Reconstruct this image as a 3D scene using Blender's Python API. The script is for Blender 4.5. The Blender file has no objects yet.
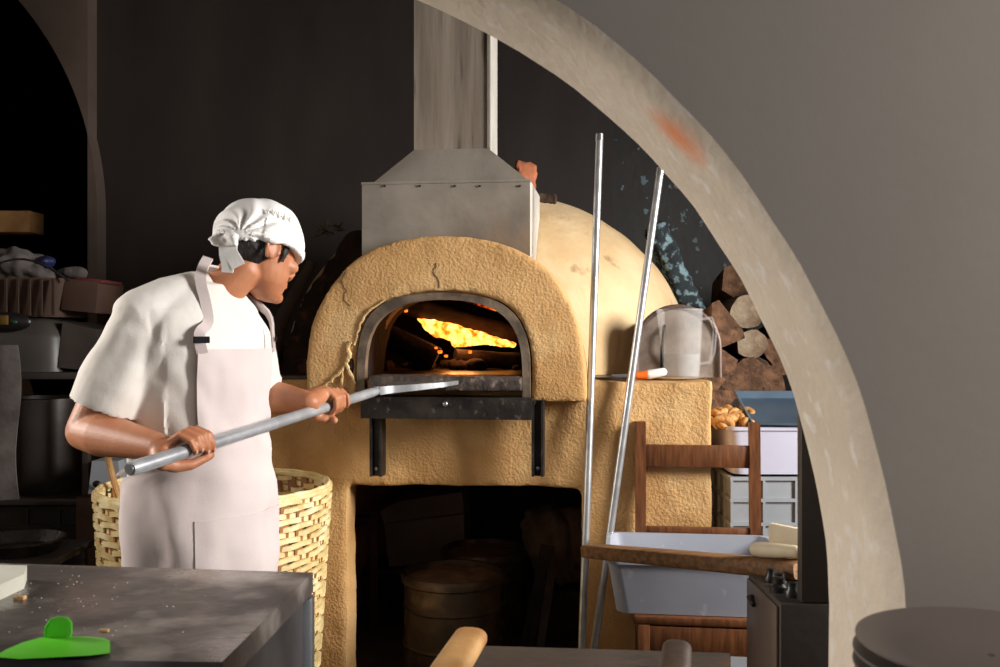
import bpy, bmesh, math, random
from mathutils import Vector, Matrix, noise
random.seed(7)
PI = math.pi
V = Vector
scene = bpy.context.scene
COL = scene.collection
CAMZ = 1.3
FPX = 972.0
def P(px, py, Y):
    return V(((px-500)/FPX*Y, Y, CAMZ-(py-333.5)/FPX*Y))
UP = V((0,0,1))

# ------------------------------------------------------------ materials
def srgb(r, g, b):
    f = lambda c: (c/255/12.92) if c/255 <= .04045 else ((c/255+.055)/1.055)**2.4
    return (f(r), f(g), f(b), 1)
def mat(name, c1, c2=None, rough=.6, metal=0, scale=8, bump=0, bscale=40, detail=4, stretch=(1,1,1),
        lo=.35, hi=.65, c3=None, c3scale=3, c3lo=.6, c3hi=.68, bump2=0, b2scale=6, spec=.5, rough2=None, trans=0, sheen=0, sub=0):
    m = bpy.data.materials.new(name); m.use_nodes = True
    nt = m.node_tree; N = nt.nodes; L = nt.links
    b = N['Principled BSDF']
    b.inputs['Roughness'].default_value = rough
    b.inputs['Metallic'].default_value = metal
    b.inputs['Specular IOR Level'].default_value = spec
    if trans: b.inputs['Transmission Weight'].default_value = trans
    if sub:
        b.inputs['Subsurface Weight'].default_value = sub
        b.inputs['Subsurface Radius'].default_value = (.012,.005,.003)
    tc = N.new('ShaderNodeTexCoord'); mp = N.new('ShaderNodeMapping')
    mp.inputs['Scale'].default_value = stretch
    L.new(tc.outputs['Object'], mp.inputs['Vector'])
    b.inputs['Base Color'].default_value = c1
    if c2:
        n = N.new('ShaderNodeTexNoise'); n.inputs['Scale'].default_value = scale; n.inputs['Detail'].default_value = detail
        L.new(mp.outputs[0], n.inputs['Vector'])
        mr = N.new('ShaderNodeMapRange'); mr.inputs['From Min'].default_value = lo; mr.inputs['From Max'].default_value = hi
        L.new(n.outputs['Fac'], mr.inputs['Value'])
        mx = N.new('ShaderNodeMix'); mx.data_type = 'RGBA'
        mx.inputs['A'].default_value = c1; mx.inputs['B'].default_value = c2
        L.new(mr.outputs[0], mx.inputs['Factor'])
        out = mx.outputs['Result']
        if c3:
            n3 = N.new('ShaderNodeTexNoise'); n3.inputs['Scale'].default_value = c3scale; n3.inputs['Detail'].default_value = 6
            L.new(mp.outputs[0], n3.inputs['Vector'])
            m3 = N.new('ShaderNodeMapRange'); m3.inputs['From Min'].default_value = c3lo; m3.inputs['From Max'].default_value = c3hi
            L.new(n3.outputs['Fac'], m3.inputs['Value'])
            x3 = N.new('ShaderNodeMix'); x3.data_type = 'RGBA'
            L.new(out, x3.inputs['A']); x3.inputs['B'].default_value = c3
            L.new(m3.outputs[0], x3.inputs['Factor']); out = x3.outputs['Result']
        L.new(out, b.inputs['Base Color'])
        if rough2 is not None:
            rr = N.new('ShaderNodeMapRange'); rr.inputs['To Min'].default_value = rough; rr.inputs['To Max'].default_value = rough2
            L.new(mr.outputs[0], rr.inputs['Value']); L.new(rr.outputs[0], b.inputs['Roughness'])
    if bump:
        nb = N.new('ShaderNodeTexNoise'); nb.inputs['Scale'].default_value = bscale; nb.inputs['Detail'].default_value = 6
        L.new(mp.outputs[0], nb.inputs['Vector'])
        bp = N.new('ShaderNodeBump'); bp.inputs['Strength'].default_value = bump; bp.inputs['Distance'].default_value = .01
        L.new(nb.outputs['Fac'], bp.inputs['Height'])
        last = bp
        if bump2:
            nb2 = N.new('ShaderNodeTexNoise'); nb2.inputs['Scale'].default_value = b2scale; nb2.inputs['Detail'].default_value = 3
            L.new(mp.outputs[0], nb2.inputs['Vector'])
            bp2 = N.new('ShaderNodeBump'); bp2.inputs['Strength'].default_value = bump2; bp2.inputs['Distance'].default_value = .03
            L.new(nb2.outputs['Fac'], bp2.inputs['Height']); L.new(bp.outputs[0], bp2.inputs['Normal']); last = bp2
        L.new(last.outputs[0], b.inputs['Normal'])
    return m
def emis(name, stops, strength, scale):
    m = bpy.data.materials.new(name); m.use_nodes = True
    nt = m.node_tree; N = nt.nodes; L = nt.links; b = N['Principled BSDF']
    b.inputs['Base Color'].default_value = (.01,.006,.004,1); b.inputs['Roughness'].default_value = .9
    tc = N.new('ShaderNodeTexCoord'); n = N.new('ShaderNodeTexNoise'); n.inputs['Scale'].default_value = scale; n.inputs['Detail'].default_value = 5
    L.new(tc.outputs['Object'], n.inputs['Vector'])
    cr = N.new('ShaderNodeValToRGB'); e = cr.color_ramp.elements
    e[0].position = stops[0][0]; e[0].color = stops[0][1]
    e[1].position = stops[-1][0]; e[1].color = stops[-1][1]
    for p, c in stops[1:-1]:
        q = e.new(p); q.color = c
    L.new(n.outputs['Fac'], cr.inputs[0]); L.new(cr.outputs[0], b.inputs['Emission Color'])
    b.inputs['Emission Strength'].default_value = strength
    return m

M = {}
M['adobe'] = mat('adobe', srgb(206,164,112), srgb(190,146,94), .92, scale=5, bump=.5, bscale=110, bump2=.14, b2scale=18, spec=.15, c3=srgb(222,186,134), c3scale=3, c3lo=.56, c3hi=.7)
M['dome'] = mat('dome_plaster', srgb(222,196,156), srgb(206,174,130), .9, scale=4, bump=.4, bscale=30, bump2=.3, b2scale=4, spec=.15, c3=srgb(150,118,84), c3scale=7, c3lo=.64, c3hi=.74)
M['straw'] = mat('straw_plaster', srgb(225,196,145), srgb(200,160,105), .9, scale=60, bump=.5, bscale=120)
M['soot'] = mat('sooty_brick', srgb(38,26,20), srgb(18,13,11), .95, scale=9, bump=.6, bscale=30)
M['hearth'] = mat('hearth_stone', srgb(88,76,68), srgb(52,42,38), .6, scale=20, bump=.5, bscale=70, c3=srgb(130,118,108), c3scale=30, c3lo=.6, c3hi=.7)
M['iron'] = mat('blackened_iron', srgb(62,56,52), srgb(36,31,29), .5, metal=.5, scale=14, bump=.3, bscale=60, c3=srgb(100,92,86), c3scale=40, c3lo=.62, c3hi=.7)
M['liner'] = mat('arch_iron', srgb(120,104,86), srgb(74,62,52), .6, metal=0, scale=18, bump=.3, bscale=60)
M['hood'] = mat('galvanised_sheet', srgb(158,149,138), srgb(118,109,99), .5, metal=.15, scale=3.5, bump=.12, bscale=40, c3=srgb(150,118,84), c3scale=2.5, c3lo=.56, c3hi=.75, rough2=.65)
M['flue'] = mat('streaked_flue_sheet', srgb(160,148,135), srgb(122,110,98), .6, metal=.1, scale=14, bump=.2, bscale=40, stretch=(1,1,.08), c3=srgb(84,74,64), c3scale=30, c3lo=.58, c3hi=.68, detail=7)
M['steel'] = mat('brushed_steel', srgb(190,192,194), srgb(160,162,164), .3, metal=.9, scale=30, stretch=(1,1,.1))
M['alu'] = mat('aluminium_tube', srgb(205,206,206), srgb(180,182,184), .32, metal=.75, scale=20)
M['peelm'] = mat('peel_tube', srgb(196,198,202), srgb(168,170,174), .32, metal=.45, scale=20)
M['black_wall'] = mat('black_painted_wall', srgb(62,54,50), srgb(50,43,40), .5, scale=3, bump=.12, bscale=14, stretch=(1,1,.35), spec=.4, bump2=.08, b2scale=2)
M['peeling'] = mat('peeling_black_wall', srgb(44,40,39), srgb(34,31,30), .5, scale=3, bump=.2, bscale=14, c3=srgb(112,138,148), c3scale=14, c3lo=.63, c3hi=.65)
M['brown_wall'] = mat('brown_plaster_wall', srgb(112,96,86), srgb(94,80,72), .8, scale=3, bump=.2, bscale=14)
M['dark_recess'] = mat('dark_recess_plaster', srgb(150,130,112), srgb(130,110,95), .9, scale=4, bump=.1)
M['arch_plaster'] = mat('arch_plaster', srgb(206,192,174), srgb(186,172,154), .85, scale=2.2, bump=.25, bscale=55, bump2=.25, b2scale=3.5, c3=srgb(206,198,188), c3scale=24, c3lo=.58, c3hi=.7, spec=.2)
M['face_plaster'] = mat('grey_wall_paint', srgb(166,156,146), srgb(156,147,138), .7, scale=1.5, bump=.08, bscale=40, spec=.25)
M['floor'] = mat('dusty_concrete_floor', srgb(84,74,66), srgb(62,54,48), .8, scale=4, bump=.3, bscale=30)
M['ceiling'] = mat('dark_ceiling', srgb(90,84,78), srgb(80,74,68), .9, scale=3)
M['skin'] = mat('skin', srgb(190,128,92), srgb(176,112,78), .5, scale=18, bump=.08, bscale=180, sub=.08)
M['hair'] = mat('black_hair', srgb(24,19,18), srgb(36,28,26), .55, scale=60, bump=.6, bscale=160, stretch=(1,1,.3))
M['shirt'] = mat('white_cotton', srgb(226,221,215), srgb(218,212,205), .95, scale=6, bump=.10, bscale=300, spec=.1, bump2=.25, b2scale=7)
M['apron'] = mat('pinkish_white_apron', srgb(214,202,199), srgb(206,192,190), .95, scale=5, bump=.10, bscale=300, spec=.1, bump2=.18, b2scale=5)
M['bandana'] = mat('white_bandana', srgb(236,234,232), srgb(226,224,222), .95, scale=6, bump=.10, bscale=300, spec=.1)
M['trousers'] = mat('dark_navy_trousers', srgb(40,42,52), srgb(32,33,42), .95, scale=6, bump=.2, bscale=200)
M['shoe'] = mat('black_shoe', srgb(26,24,24), srgb(34,31,30), .5)
M['buckle'] = mat('dark_metal_buckle', srgb(40,38,44), None, .35, metal=.8)
M['wicker'] = mat('pale_wicker', srgb(238,216,158), srgb(214,184,120), .6, scale=16, bump=.3, bscale=90, c3=srgb(248,232,184), c3scale=10, c3lo=.5, c3hi=.65)
M['wicker_dk'] = mat('brown_wicker_stakes', srgb(166,116,64), srgb(138,92,48), .65, scale=20, bump=.3, bscale=90)
M['slate'] = mat('floured_steel_top', srgb(98,89,85), srgb(66,59,56), .22, metal=.15, scale=6, bump=.12, bscale=60, c3=srgb(176,166,158), c3scale=7, c3lo=.5, c3hi=.8, rough2=.5, spec=.6)
M['tableside'] = mat('steel_table_side', srgb(96,92,92), srgb(76,72,72), .35, metal=.6, scale=8)
M['green'] = mat('green_plastic', srgb(112,226,50), srgb(100,214,42), .4, scale=5, spec=.5, sub=0)
M['pale_board'] = mat('pale_plastic_board', srgb(206,204,190), srgb(192,190,176), .6, scale=8, bump=.1)
M['wood_ch'] = mat('brown_varnished_wood', srgb(116,70,38), srgb(84,48,24), .4, scale=12, stretch=(8,8,1), bump=.1)
M['wood_pl'] = mat('worn_brown_plank', srgb(150,108,66), srgb(108,72,40), .6, scale=9, stretch=(1,9,9), bump=.3, bscale=40)
M['wood_h'] = mat('worn_tan_handle_wood', srgb(202,158,102), srgb(164,118,68), .55, scale=10, bump=.3, bscale=30)
M['wood_hd'] = mat('dark_handle_wood', srgb(72,54,42), srgb(54,40,30), .6, scale=10, bump=.3, bscale=30)
M['wood_w'] = mat('pale_new_wood', srgb(240,226,196), srgb(226,206,170), .6, scale=10, bump=.1)
M['dkwood'] = mat('dark_old_wood', srgb(64,44,32), srgb(42,28,20), .7, scale=10, bump=.3, bscale=30)
M['reddk'] = mat('dark_red_wood', srgb(84,42,30), srgb(60,30,22), .7, scale=10, bump=.2)
M['tub'] = mat('grey_blue_plastic_tub', srgb(158,161,172), srgb(150,153,164), .45, scale=5, c3=srgb(180,180,186), c3scale=22, c3lo=.62, c3hi=.72)
M['lilac'] = mat('lilac_white_tub', srgb(196,196,214), srgb(188,188,208), .45, scale=5)
M['crate'] = mat('grey_crate_plastic', srgb(150,154,160), srgb(138,142,148), .5, scale=5)
M['cratebk'] = mat('black_crate_plastic', srgb(38,34,32), srgb(28,25,24), .5, scale=5)
M['tray'] = mat('blue_grey_tray_metal', srgb(116,138,158), srgb(98,118,138), .3, metal=.6, scale=6)
M['pastry'] = mat('tan_baked_pieces', srgb(208,160,98), srgb(180,126,68), .7, scale=30, bump=.4, bscale=60)
M['bark'] = mat('rough_bark', srgb(92,70,54), srgb(58,42,32), .95, scale=16, bump=1, bscale=30, stretch=(1,1,.4))
M['cut'] = mat('cut_wood_face', srgb(140,102,74), srgb(92,64,46), .85, scale=26, bump=1.0, bscale=40, c3=srgb(52,38,30), c3scale=11, c3lo=.56, c3hi=.62)
M['cut2'] = mat('pale_weathered_cut_face', srgb(178,160,136), srgb(134,112,90), .9, scale=14, bump=.7, bscale=50, c3=srgb(92,72,56), c3scale=8, c3lo=.56, c3hi=.64)
M['lichen'] = mat('lichen_grey_slab', srgb(52,62,66), srgb(38,44,48), .9, scale=10, bump=.8, bscale=40, c3=srgb(140,168,178), c3scale=26, c3lo=.5, c3hi=.6)
M['terracotta'] = mat('terracotta', srgb(196,122,86), srgb(150,84,56), .9, scale=14, bump=.5, bscale=50)
M['char'] = mat('charred_wood', srgb(40,26,18), srgb(16,11,9), .95, scale=12, bump=1, bscale=26)
M['drum'] = mat('sooty_steel_drum', srgb(104,90,76), srgb(72,60,50), .5, metal=.5, scale=9, bump=.3, bscale=30, c3=srgb(150,130,104), c3scale=6, c3lo=.58, c3hi=.7)
M['ash'] = mat('brown_ash_dust', srgb(150,124,96), srgb(124,100,76), .95, scale=20, bump=.6, bscale=50)
M['card'] = mat('grey_cardboard', srgb(140,130,124), srgb(126,116,110), .9, scale=6, bump=.1)
M['sack'] = mat('worn_sack_cloth', srgb(132,114,100), srgb(96,82,72), .95, scale=7, bump=.5, bscale=60)
M['greymachine'] = mat('grey_machine_paint', srgb(70,66,61), srgb(60,56,52), .45, scale=5)
M['darkmetal'] = mat('dark_cabinet_metal', srgb(74,66,62), srgb(60,54,50), .45, metal=.3, scale=5, bump=.1)
M['cabside'] = mat('steel_cabinet_side', srgb(104,90,82), srgb(78,66,60), .4, metal=.3, scale=8, stretch=(1,1,.3))
M['black'] = mat('black_plastic', srgb(22,20,20), None, .4)
M['plate'] = mat('grey_plate', srgb(124,112,106), srgb(116,104,99), .4, scale=4)
M['platerim'] = mat('plate_rim_glaze', srgb(120,126,126), None, .3)
M['orange'] = mat('orange_plastic', srgb(240,110,30), None, .4)
M['white'] = mat('white_plastic', srgb(235,232,226), None, .45)
M['shaded_white'] = mat('shaded_white_cloth', srgb(92,85,81), srgb(64,57,55), .95, scale=9, bump=.3)  # whitish cloth, its colour darkened to carry the shade of the left corner
M['redcloth'] = mat('dull_red_plastic', srgb(84,34,34), None, .6)
M['bluecloth'] = mat('blue_plastic_wrap', srgb(34,40,78), None, .5)
M['amber'] = mat('amber_dial', srgb(96,72,26), None, .4)
M['brownbin'] = mat('brown_box', srgb(78,54,40), srgb(62,42,32), .8, scale=5)
M['flour'] = mat('flour', srgb(225,220,212), None, .95)
M['crumb'] = mat('crumb', srgb(200,160,110), None, .95)
M['moss'] = mat('dry_moss', srgb(84,74,30), srgb(60,50,26), .95, scale=20)
M['oxide'] = mat('oven_metal_door', srgb(176,162,150), srgb(140,124,112), .5, metal=.4, scale=12, bump=.2)
M['eyew'] = mat('eye_white', srgb(225,220,212), None, .3)
def patch(m, centre, rad, col):
    nt = m.node_tree; N = nt.nodes; Lk = nt.links; b = N['Principled BSDF']; src = b.inputs['Base Color'].links[0].from_socket
    g = N.new('ShaderNodeNewGeometry'); n = N.new('ShaderNodeTexNoise'); n.inputs['Scale'].default_value = 9; n.inputs['Detail'].default_value = 6
    Lk.new(g.outputs['Position'], n.inputs['Vector'])
    sub = N.new('ShaderNodeVectorMath'); sub.operation = 'DISTANCE'; sub.inputs[1].default_value = centre; Lk.new(g.outputs['Position'], sub.inputs[0])
    ad = N.new('ShaderNodeMath'); ad.operation = 'MULTIPLY_ADD'; Lk.new(n.outputs['Fac'], ad.inputs[0]); ad.inputs[1].default_value = rad*1.6; Lk.new(sub.outputs['Value'], ad.inputs[2])
    mr = N.new('ShaderNodeMapRange'); mr.inputs['From Min'].default_value = rad*2.0; mr.inputs['From Max'].default_value = rad*.9; Lk.new(ad.outputs[0], mr.inputs['Value'])
    x = N.new('ShaderNodeMix'); x.data_type = 'RGBA'; Lk.new(mr.outputs[0], x.inputs['Factor']); Lk.new(src, x.inputs['A']); x.inputs['B'].default_value = col; Lk.new(x.outputs['Result'], b.inputs['Base Color'])
patch(M['arch_plaster'], P(672,140,1.27), .05, srgb(214,138,98))
# clear plastic and water
def clear(name, col, ior, rough, al):
    m = bpy.data.materials.new(name); m.use_nodes = True
    nt = m.node_tree; N = nt.nodes; L = nt.links; b = N['Principled BSDF']
    b.inputs['Base Color'].default_value = col; b.inputs['Roughness'].default_value = rough
    b.inputs['IOR'].default_value = ior; b.inputs['Alpha'].default_value = al
    return m
M['clear'] = clear('frosted_clear_plastic', (.85,.84,.82,1), 1.45, .12, .13)
M['water'] = clear('water', (.70,.72,.72,1), 1.33, .05, .22)
BL = (0,0,0,1)
M['ember'] = emis('glowing_embers', [(.30,(.5,.03,0,1)),(.40,(1,.11,.006,1)),(.48,(1,.30,.03,1)),(.64,(1,.55,.14,1))], 3.0, 30)
M['fire_glow'] = emis('dim_fire_glow', [(.45,(.004,.0,0,1)),(.6,(.7,.07,.0,1)),(.72,(1,.3,.03,1))], 1.4, 30)

# ------------------------------------------------------------ mesh helpers
def make_ob(name, me, m, parent=None, smooth=True, base=True):
    """mesh in world coordinates -> object; origin at the base of the thing, or at its parent"""
    o = bpy.data.objects.new(name, me)
    COL.objects.link(o)
    if m is not None and not me.materials:
        for mm in (m if isinstance(m, (list,tuple)) else [m]): me.materials.append(mm)
    if parent is not None:
        inv = parent.matrix_basis.inverted() if parent.parent is None else (parent.parent.matrix_basis @ parent.matrix_basis).inverted()
        me.transform(inv); o.parent = parent
    else:
        xs = [v.co for v in me.vertices]
        c = V(((min(v.x for v in xs)+max(v.x for v in xs))/2, (min(v.y for v in xs)+max(v.y for v in xs))/2, min(v.z for v in xs)))
        me.transform(Matrix.Translation(-c)); o.location = c
    if smooth:
        for p in me.polygons: p.use_smooth = True
        try: me.set_sharp_from_angle(angle=math.radians(38))
        except Exception: pass
    return o
def obj(name, bm, m, parent=None, smooth=True, bevel=0, seg=2, T=None):
    if T is not None: bm.transform(T)
    if bevel:
        es = [e for e in bm.edges if len(e.link_faces) == 2 and e.calc_face_angle(0) > .5]
        bmesh.ops.bevel(bm, geom=es, offset=bevel, segments=seg, affect='EDGES', profile=.5, clamp_overlap=True)
    bmesh.ops.recalc_face_normals(bm, faces=bm.faces)
    me = bpy.data.meshes.new(name); bm.to_mesh(me); bm.free()
    return make_ob(name, me, m, parent, smooth)
def empty(name, loc, rotz=0):
    o = bpy.data.objects.new(name, None); COL.objects.link(o)
    o.location = loc; o.rotation_euler = (0,0,rotz); o.empty_display_size = .1
    o.matrix_basis = Matrix.Translation(V(loc)) @ Matrix.Rotation(rotz,4,'Z')
    return o
def tag(o, label, cat, group=None, kind=None):
    o['label'] = label; o['category'] = cat
    if group: o['group'] = group
    if kind: o['kind'] = kind
    return o
def struct(o):
    o['kind'] = 'structure'; return o
def copy_tree(o, parent=None):
    c = o.copy(); COL.objects.link(c)
    if parent is not None: c.parent = parent
    for ch in [k for k in bpy.data.objects if k.parent == o]:
        copy_tree(ch, c)
    return c
def box(bm, c, s, R=None):
    ret = bmesh.ops.create_cube(bm, size=1)
    for v in ret['verts']:
        v.co = V((v.co.x*s[0], v.co.y*s[1], v.co.z*s[2]))
        if R is not None: v.co = R @ v.co
        v.co += V(c)
    return ret['verts']
def NB(): return bmesh.new()
def bxo(name, c, s, m, parent=None, bevel=.004, R=None):
    bm = NB(); box(bm, c, s, R); return obj(name, bm, m, parent, bevel=bevel)
def frame_from(d, hint=UP):
    d = d.normalized()
    if abs(d.dot(hint)) > .97: hint = V((0,1,0)) if abs(d.y) < .9 else V((1,0,0))
    a = (hint - d*hint.dot(d)).normalized(); b = d.cross(a)
    return a, b
def loft(bm, rings, closed=True, cap=True, loop=False):
    """rings: list of lists of Vectors with equal counts"""
    vr = [[bm.verts.new(p) for p in r] for r in rings]
    n = len(vr[0]); k = len(vr)
    for i in range(k if loop else k-1):
        A = vr[i]; B = vr[(i+1) % k]
        for j in range(n if closed else n-1):
            bm.faces.new((A[j], A[(j+1)%n], B[(j+1)%n], B[j]))
    if cap and closed and not loop:
        bm.faces.new(list(reversed(vr[0]))); bm.faces.new(vr[-1])
    return vr
def ring(c, a, b, ra, rb, n=16, e=2):
    out = []
    for i in range(n):
        t = 2*PI*i/n; cs, sn = math.cos(t), math.sin(t)
        x = abs(cs)**(2/e)*(1 if cs >= 0 else -1); y = abs(sn)**(2/e)*(1 if sn >= 0 else -1)
        out.append(V(c)+a*ra*x+b*rb*y)
    return out
def tube(bm, pts, r, n=12, cap=True, rr=None, round_end=False):
    pts = [V(p) for p in pts]
    rs = r if isinstance(r, (list,tuple)) else [r]*len(pts)
    if round_end:
        d0 = (pts[0]-pts[1]).normalized(); d1 = (pts[-1]-pts[-2]).normalized()
        r0, r1 = rs[0], rs[-1]
        pre = [(pts[0]+d0*r0*s, r0*c) for s, c in ((.98,.2),(.85,.53),(.5,.87))]
        post = [(pts[-1]+d1*r1*s, r1*c) for s, c in ((.5,.87),(.85,.53),(.98,.2))]
        pts = [p for p,_ in pre]+pts+[p for p,_ in post]; rs = [q for _,q in pre]+list(rs)+[q for _,q in post]
    rings = []; a = None
    for i, p in enumerate(pts):
        d = (pts[min(i+1,len(pts)-1)]-pts[max(i-1,0)]).normalized()
        if a is None: a, b = frame_from(d)
        else:
            a = (a-d*a.dot(d)).normalized(); b = d.cross(a)
        rings.append(ring(p, a, b, rs[i], rs[i]*(rr or 1), n))
    loft(bm, rings, cap=cap)
def ellipsoid(bm, c, ax, seg=20, rg=12):
    """ax: three axis vectors already scaled"""
    ret = bmesh.ops.create_uvsphere(bm, u_segments=seg, v_segments=rg, radius=1)
    for v in ret['verts']:
        q = v.co; v.co = V(c)+ax[0]*q.x+ax[1]*q.y+ax[2]*q.z
def lathe(bm, prof, c=(0,0,0), n=32, close=False):
    rings = [[V(c)+V((r*math.cos(2*PI*j/n), r*math.sin(2*PI*j/n), z)) for j in range(n)] for r, z in prof]
    loft(bm, rings, cap=not close, loop=close)
def prism(bm, poly, f):
    """poly: 2D outline; f(u, z, side) -> 3D point, side 0 front 1 back"""
    A = [bm.verts.new(f(u, z, 0)) for u, z in poly]; B = [bm.verts.new(f(u, z, 1)) for u, z in poly]
    n = len(poly)
    bm.faces.new(A); bm.faces.new(list(reversed(B)))
    for i in range(n): bm.faces.new((A[i], B[i], B[(i+1)%n], A[(i+1)%n]))
def remesh(bm, voxel, smooth=0, disp=None):
    me = bpy.data.meshes.new('tmp'); bmesh.ops.recalc_face_normals(bm, faces=bm.faces); bm.to_mesh(me); bm.free()
    o = bpy.data.objects.new('tmp', me); COL.objects.link(o)
    md = o.modifiers.new('r', 'REMESH'); md.mode = 'VOXEL'; md.voxel_size = voxel
    if smooth:
        ms = o.modifiers.new('s', 'SMOOTH'); ms.iterations = smooth; ms.factor = .5
    dg = bpy.context.evaluated_depsgraph_get(); dg.update()
    r = bpy.data.meshes.new_from_object(o.evaluated_get(dg))
    bpy.data.objects.remove(o)
    if disp:
        ns = [v.normal.copy() for v in r.vertices]
        for v, nn in zip(r.vertices, ns): v.co += disp(v.co, nn)
    r.update()
    return r
def fbm(p, s, o=3):
    return noise.fractal(p*s, 1.0, 2.0, o)

# ------------------------------------------------------------ camera
cam = bpy.data.cameras.new('camera'); co = bpy.data.objects.new('camera', cam); COL.objects.link(co)
co.location = (0,0,CAMZ); co.rotation_euler = (PI/2,0,0)
cam.sensor_width = 36; cam.lens = FPX*36/1000; cam.clip_start = .05
cam.dof.use_dof = True; cam.dof.focus_distance = 3.1; cam.dof.aperture_fstop = 9.0
scene.camera = co

# ------------------------------------------------------------ the setting
XL, XR, YB, ZC = -3.2, 2.6, 5.35, 3.3
def sbox(name, lo, hi, m, bevel=0):
    bm = NB(); box(bm, [(a+b)/2 for a,b in zip(lo,hi)], [b-a for a,b in zip(lo,hi)])
    return struct(obj(name, bm, m, None, smooth=False, bevel=bevel))
sbox('floor', (XL-.2,-1.6,-.12), (XR+.2,YB+.2,0), M['floor'])
sbox('ceiling', (XL-.2,1.2,ZC), (XR+.2,YB+.2,ZC+.12), M['ceiling'])
ly0, ly1, lz0, lz1 = 1.75, 2.75, 1.35, 2.35
bm = NB()
for lo, hi in (((XL-.12,1.49,0),(XL,ly0,ZC)), ((XL-.12,ly1,0),(XL,YB+.12,ZC)), ((XL-.12,ly0,0),(XL,ly1,lz0)), ((XL-.12,ly0,lz1),(XL,ly1,ZC))):
    box(bm, [(a+b)/2 for a,b in zip(lo,hi)], [b-a for a,b in zip(lo,hi)])
struct(obj('wall_left', bm, M['dark_recess'], None, smooth=False))
bm = NB()
for lo, hi in (((XL-.09,ly0,lz0),(XL-.04,ly0+.05,lz1)), ((XL-.09,ly1-.05,lz0),(XL-.04,ly1,lz1)), ((XL-.09,ly0+.05,lz0),(XL-.04,ly1-.05,lz0+.05)), ((XL-.09,ly0+.05,lz1-.05),(XL-.04,ly1-.05,lz1))):
    box(bm, [(a+b)/2 for a,b in zip(lo,hi)], [b-a for a,b in zip(lo,hi)])
struct(obj('window_2', bm, M['dkwood'], None, smooth=False))
# right wall with a window opening, the daylight of the room
wy0, wy1, wz0, wz1 = 1.50, 2.45, 1.25, 2.6
bm = NB()
for lo, hi in (((XR,1.49,0),(XR+.15,wy0,ZC)), ((XR,wy1,0),(XR+.15,YB+.12,ZC)), ((XR,wy0,0),(XR+.15,wy1,wz0)), ((XR,wy0,wz1),(XR+.15,wy1,ZC))):
    box(bm, [(a+b)/2 for a,b in zip(lo,hi)], [b-a for a,b in zip(lo,hi)])
struct(obj('wall_right', bm, M['brown_wall'], None, smooth=False))
bm = NB()
for lo, hi in (((XR+.05,wy0,wz0),(XR+.1,wy0+.05,wz1)), ((XR+.05,wy1-.05,wz0),(XR+.1,wy1,wz1)), ((XR+.05,wy0+.05,wz0),(XR+.1,wy1-.05,wz0+.05)), ((XR+.05,wy0+.05,wz1-.05),(XR+.1,wy1-.05,wz1))):
    box(bm, [(a+b)/2 for a,b in zip(lo,hi)], [b-a for a,b in zip(lo,hi)])
struct(obj('window_1', bm, M['dkwood'], None, smooth=False))
# back wall: black painted part, peeling part on the right, brown plaster with an arched niche on the left
xs = P(93,0,YB-.05).x
xp = .62
sbox('wall_back', (xs,YB,0), (xp,YB+.12,ZC), M['black_wall'])
sbox('wall_back_right', (xp,YB,0), (XR+.15,YB+.12,ZC), M['peeling'])
yl = YB-.12
# arched opening: circle through traced pixels
cx, rr = P(-228,0,yl).x, 325/FPX*yl; cz = P(0,212,yl).z
poly = [(xs,0),(xs,ZC),(XL,ZC)]
a0 = math.acos(max(-1,min(1,(XL-cx)/rr))) if abs((XL-cx)/rr) < 1 else PI
pts = [(cx+rr*math.cos(t), cz+rr*math.sin(t)) for t in [a0*(1-i/30) for i in range(31)]]
poly += pts + [(cx+rr,0)]
bm = NB(); prism(bm, poly, lambda u,z,s: V((u, yl+s*.12, z)))
struct(obj('wall_back_left', bm, M['brown_wall'], None, smooth=False))
sbox('wall_niche', (XL,YB+.14,0), (xs,YB+.2,ZC), M['dark_recess'])

# foreground wall with the big arch
AX, AR, AZ, AY0, AY1 = -.488, .98, .89, 1.2, 1.49
def arch_face(bm, y):
    pass
n = 96
arc = [(AX+AR*math.cos(t), AZ+AR*math.sin(t)) for t in [PI*i/n for i in range(n+1)]]   # right to left
inner = [(AX+AR,0)] + arc + [(AX-AR,0)]
bm = NB()
def wob(u, z, y):
    p = V((u*3, y*3, z*3)); k = .006*noise.noise(p) + .003*noise.noise(p*4)
    d = V((u-AX, 0, max(0, z-AZ))); d = d.normalized() if d.length else V((1,0,0))
    return V((u, y, z)) + d*k
NS = 14
inner_d = [(AX+AR, AZ*i/8) for i in range(8)] + arc + [(AX-AR, AZ*(8-i)/8) for i in range(1,9)]
rows = []
for s in range(NS+1):
    y = AY0+(AY1-AY0)*s/NS
    # rounded lip at both ends
    e = min(s, NS-s); rad = {0:.012, 1:.004}.get(e, 0)
    row = []
    for u, z in inner_d:
        p = wob(u, z, y); d = V((u-AX, 0, max(0,z-AZ))).normalized(); row.append(bm.verts.new(p+d*rad))
    rows.append(row)
for A, B in zip(rows, rows[1:]):
    for j in range(len(A)-1): bm.faces.new((A[j], A[j+1], B[j+1], B[j]))
soff_n = len(bm.faces)
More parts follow.
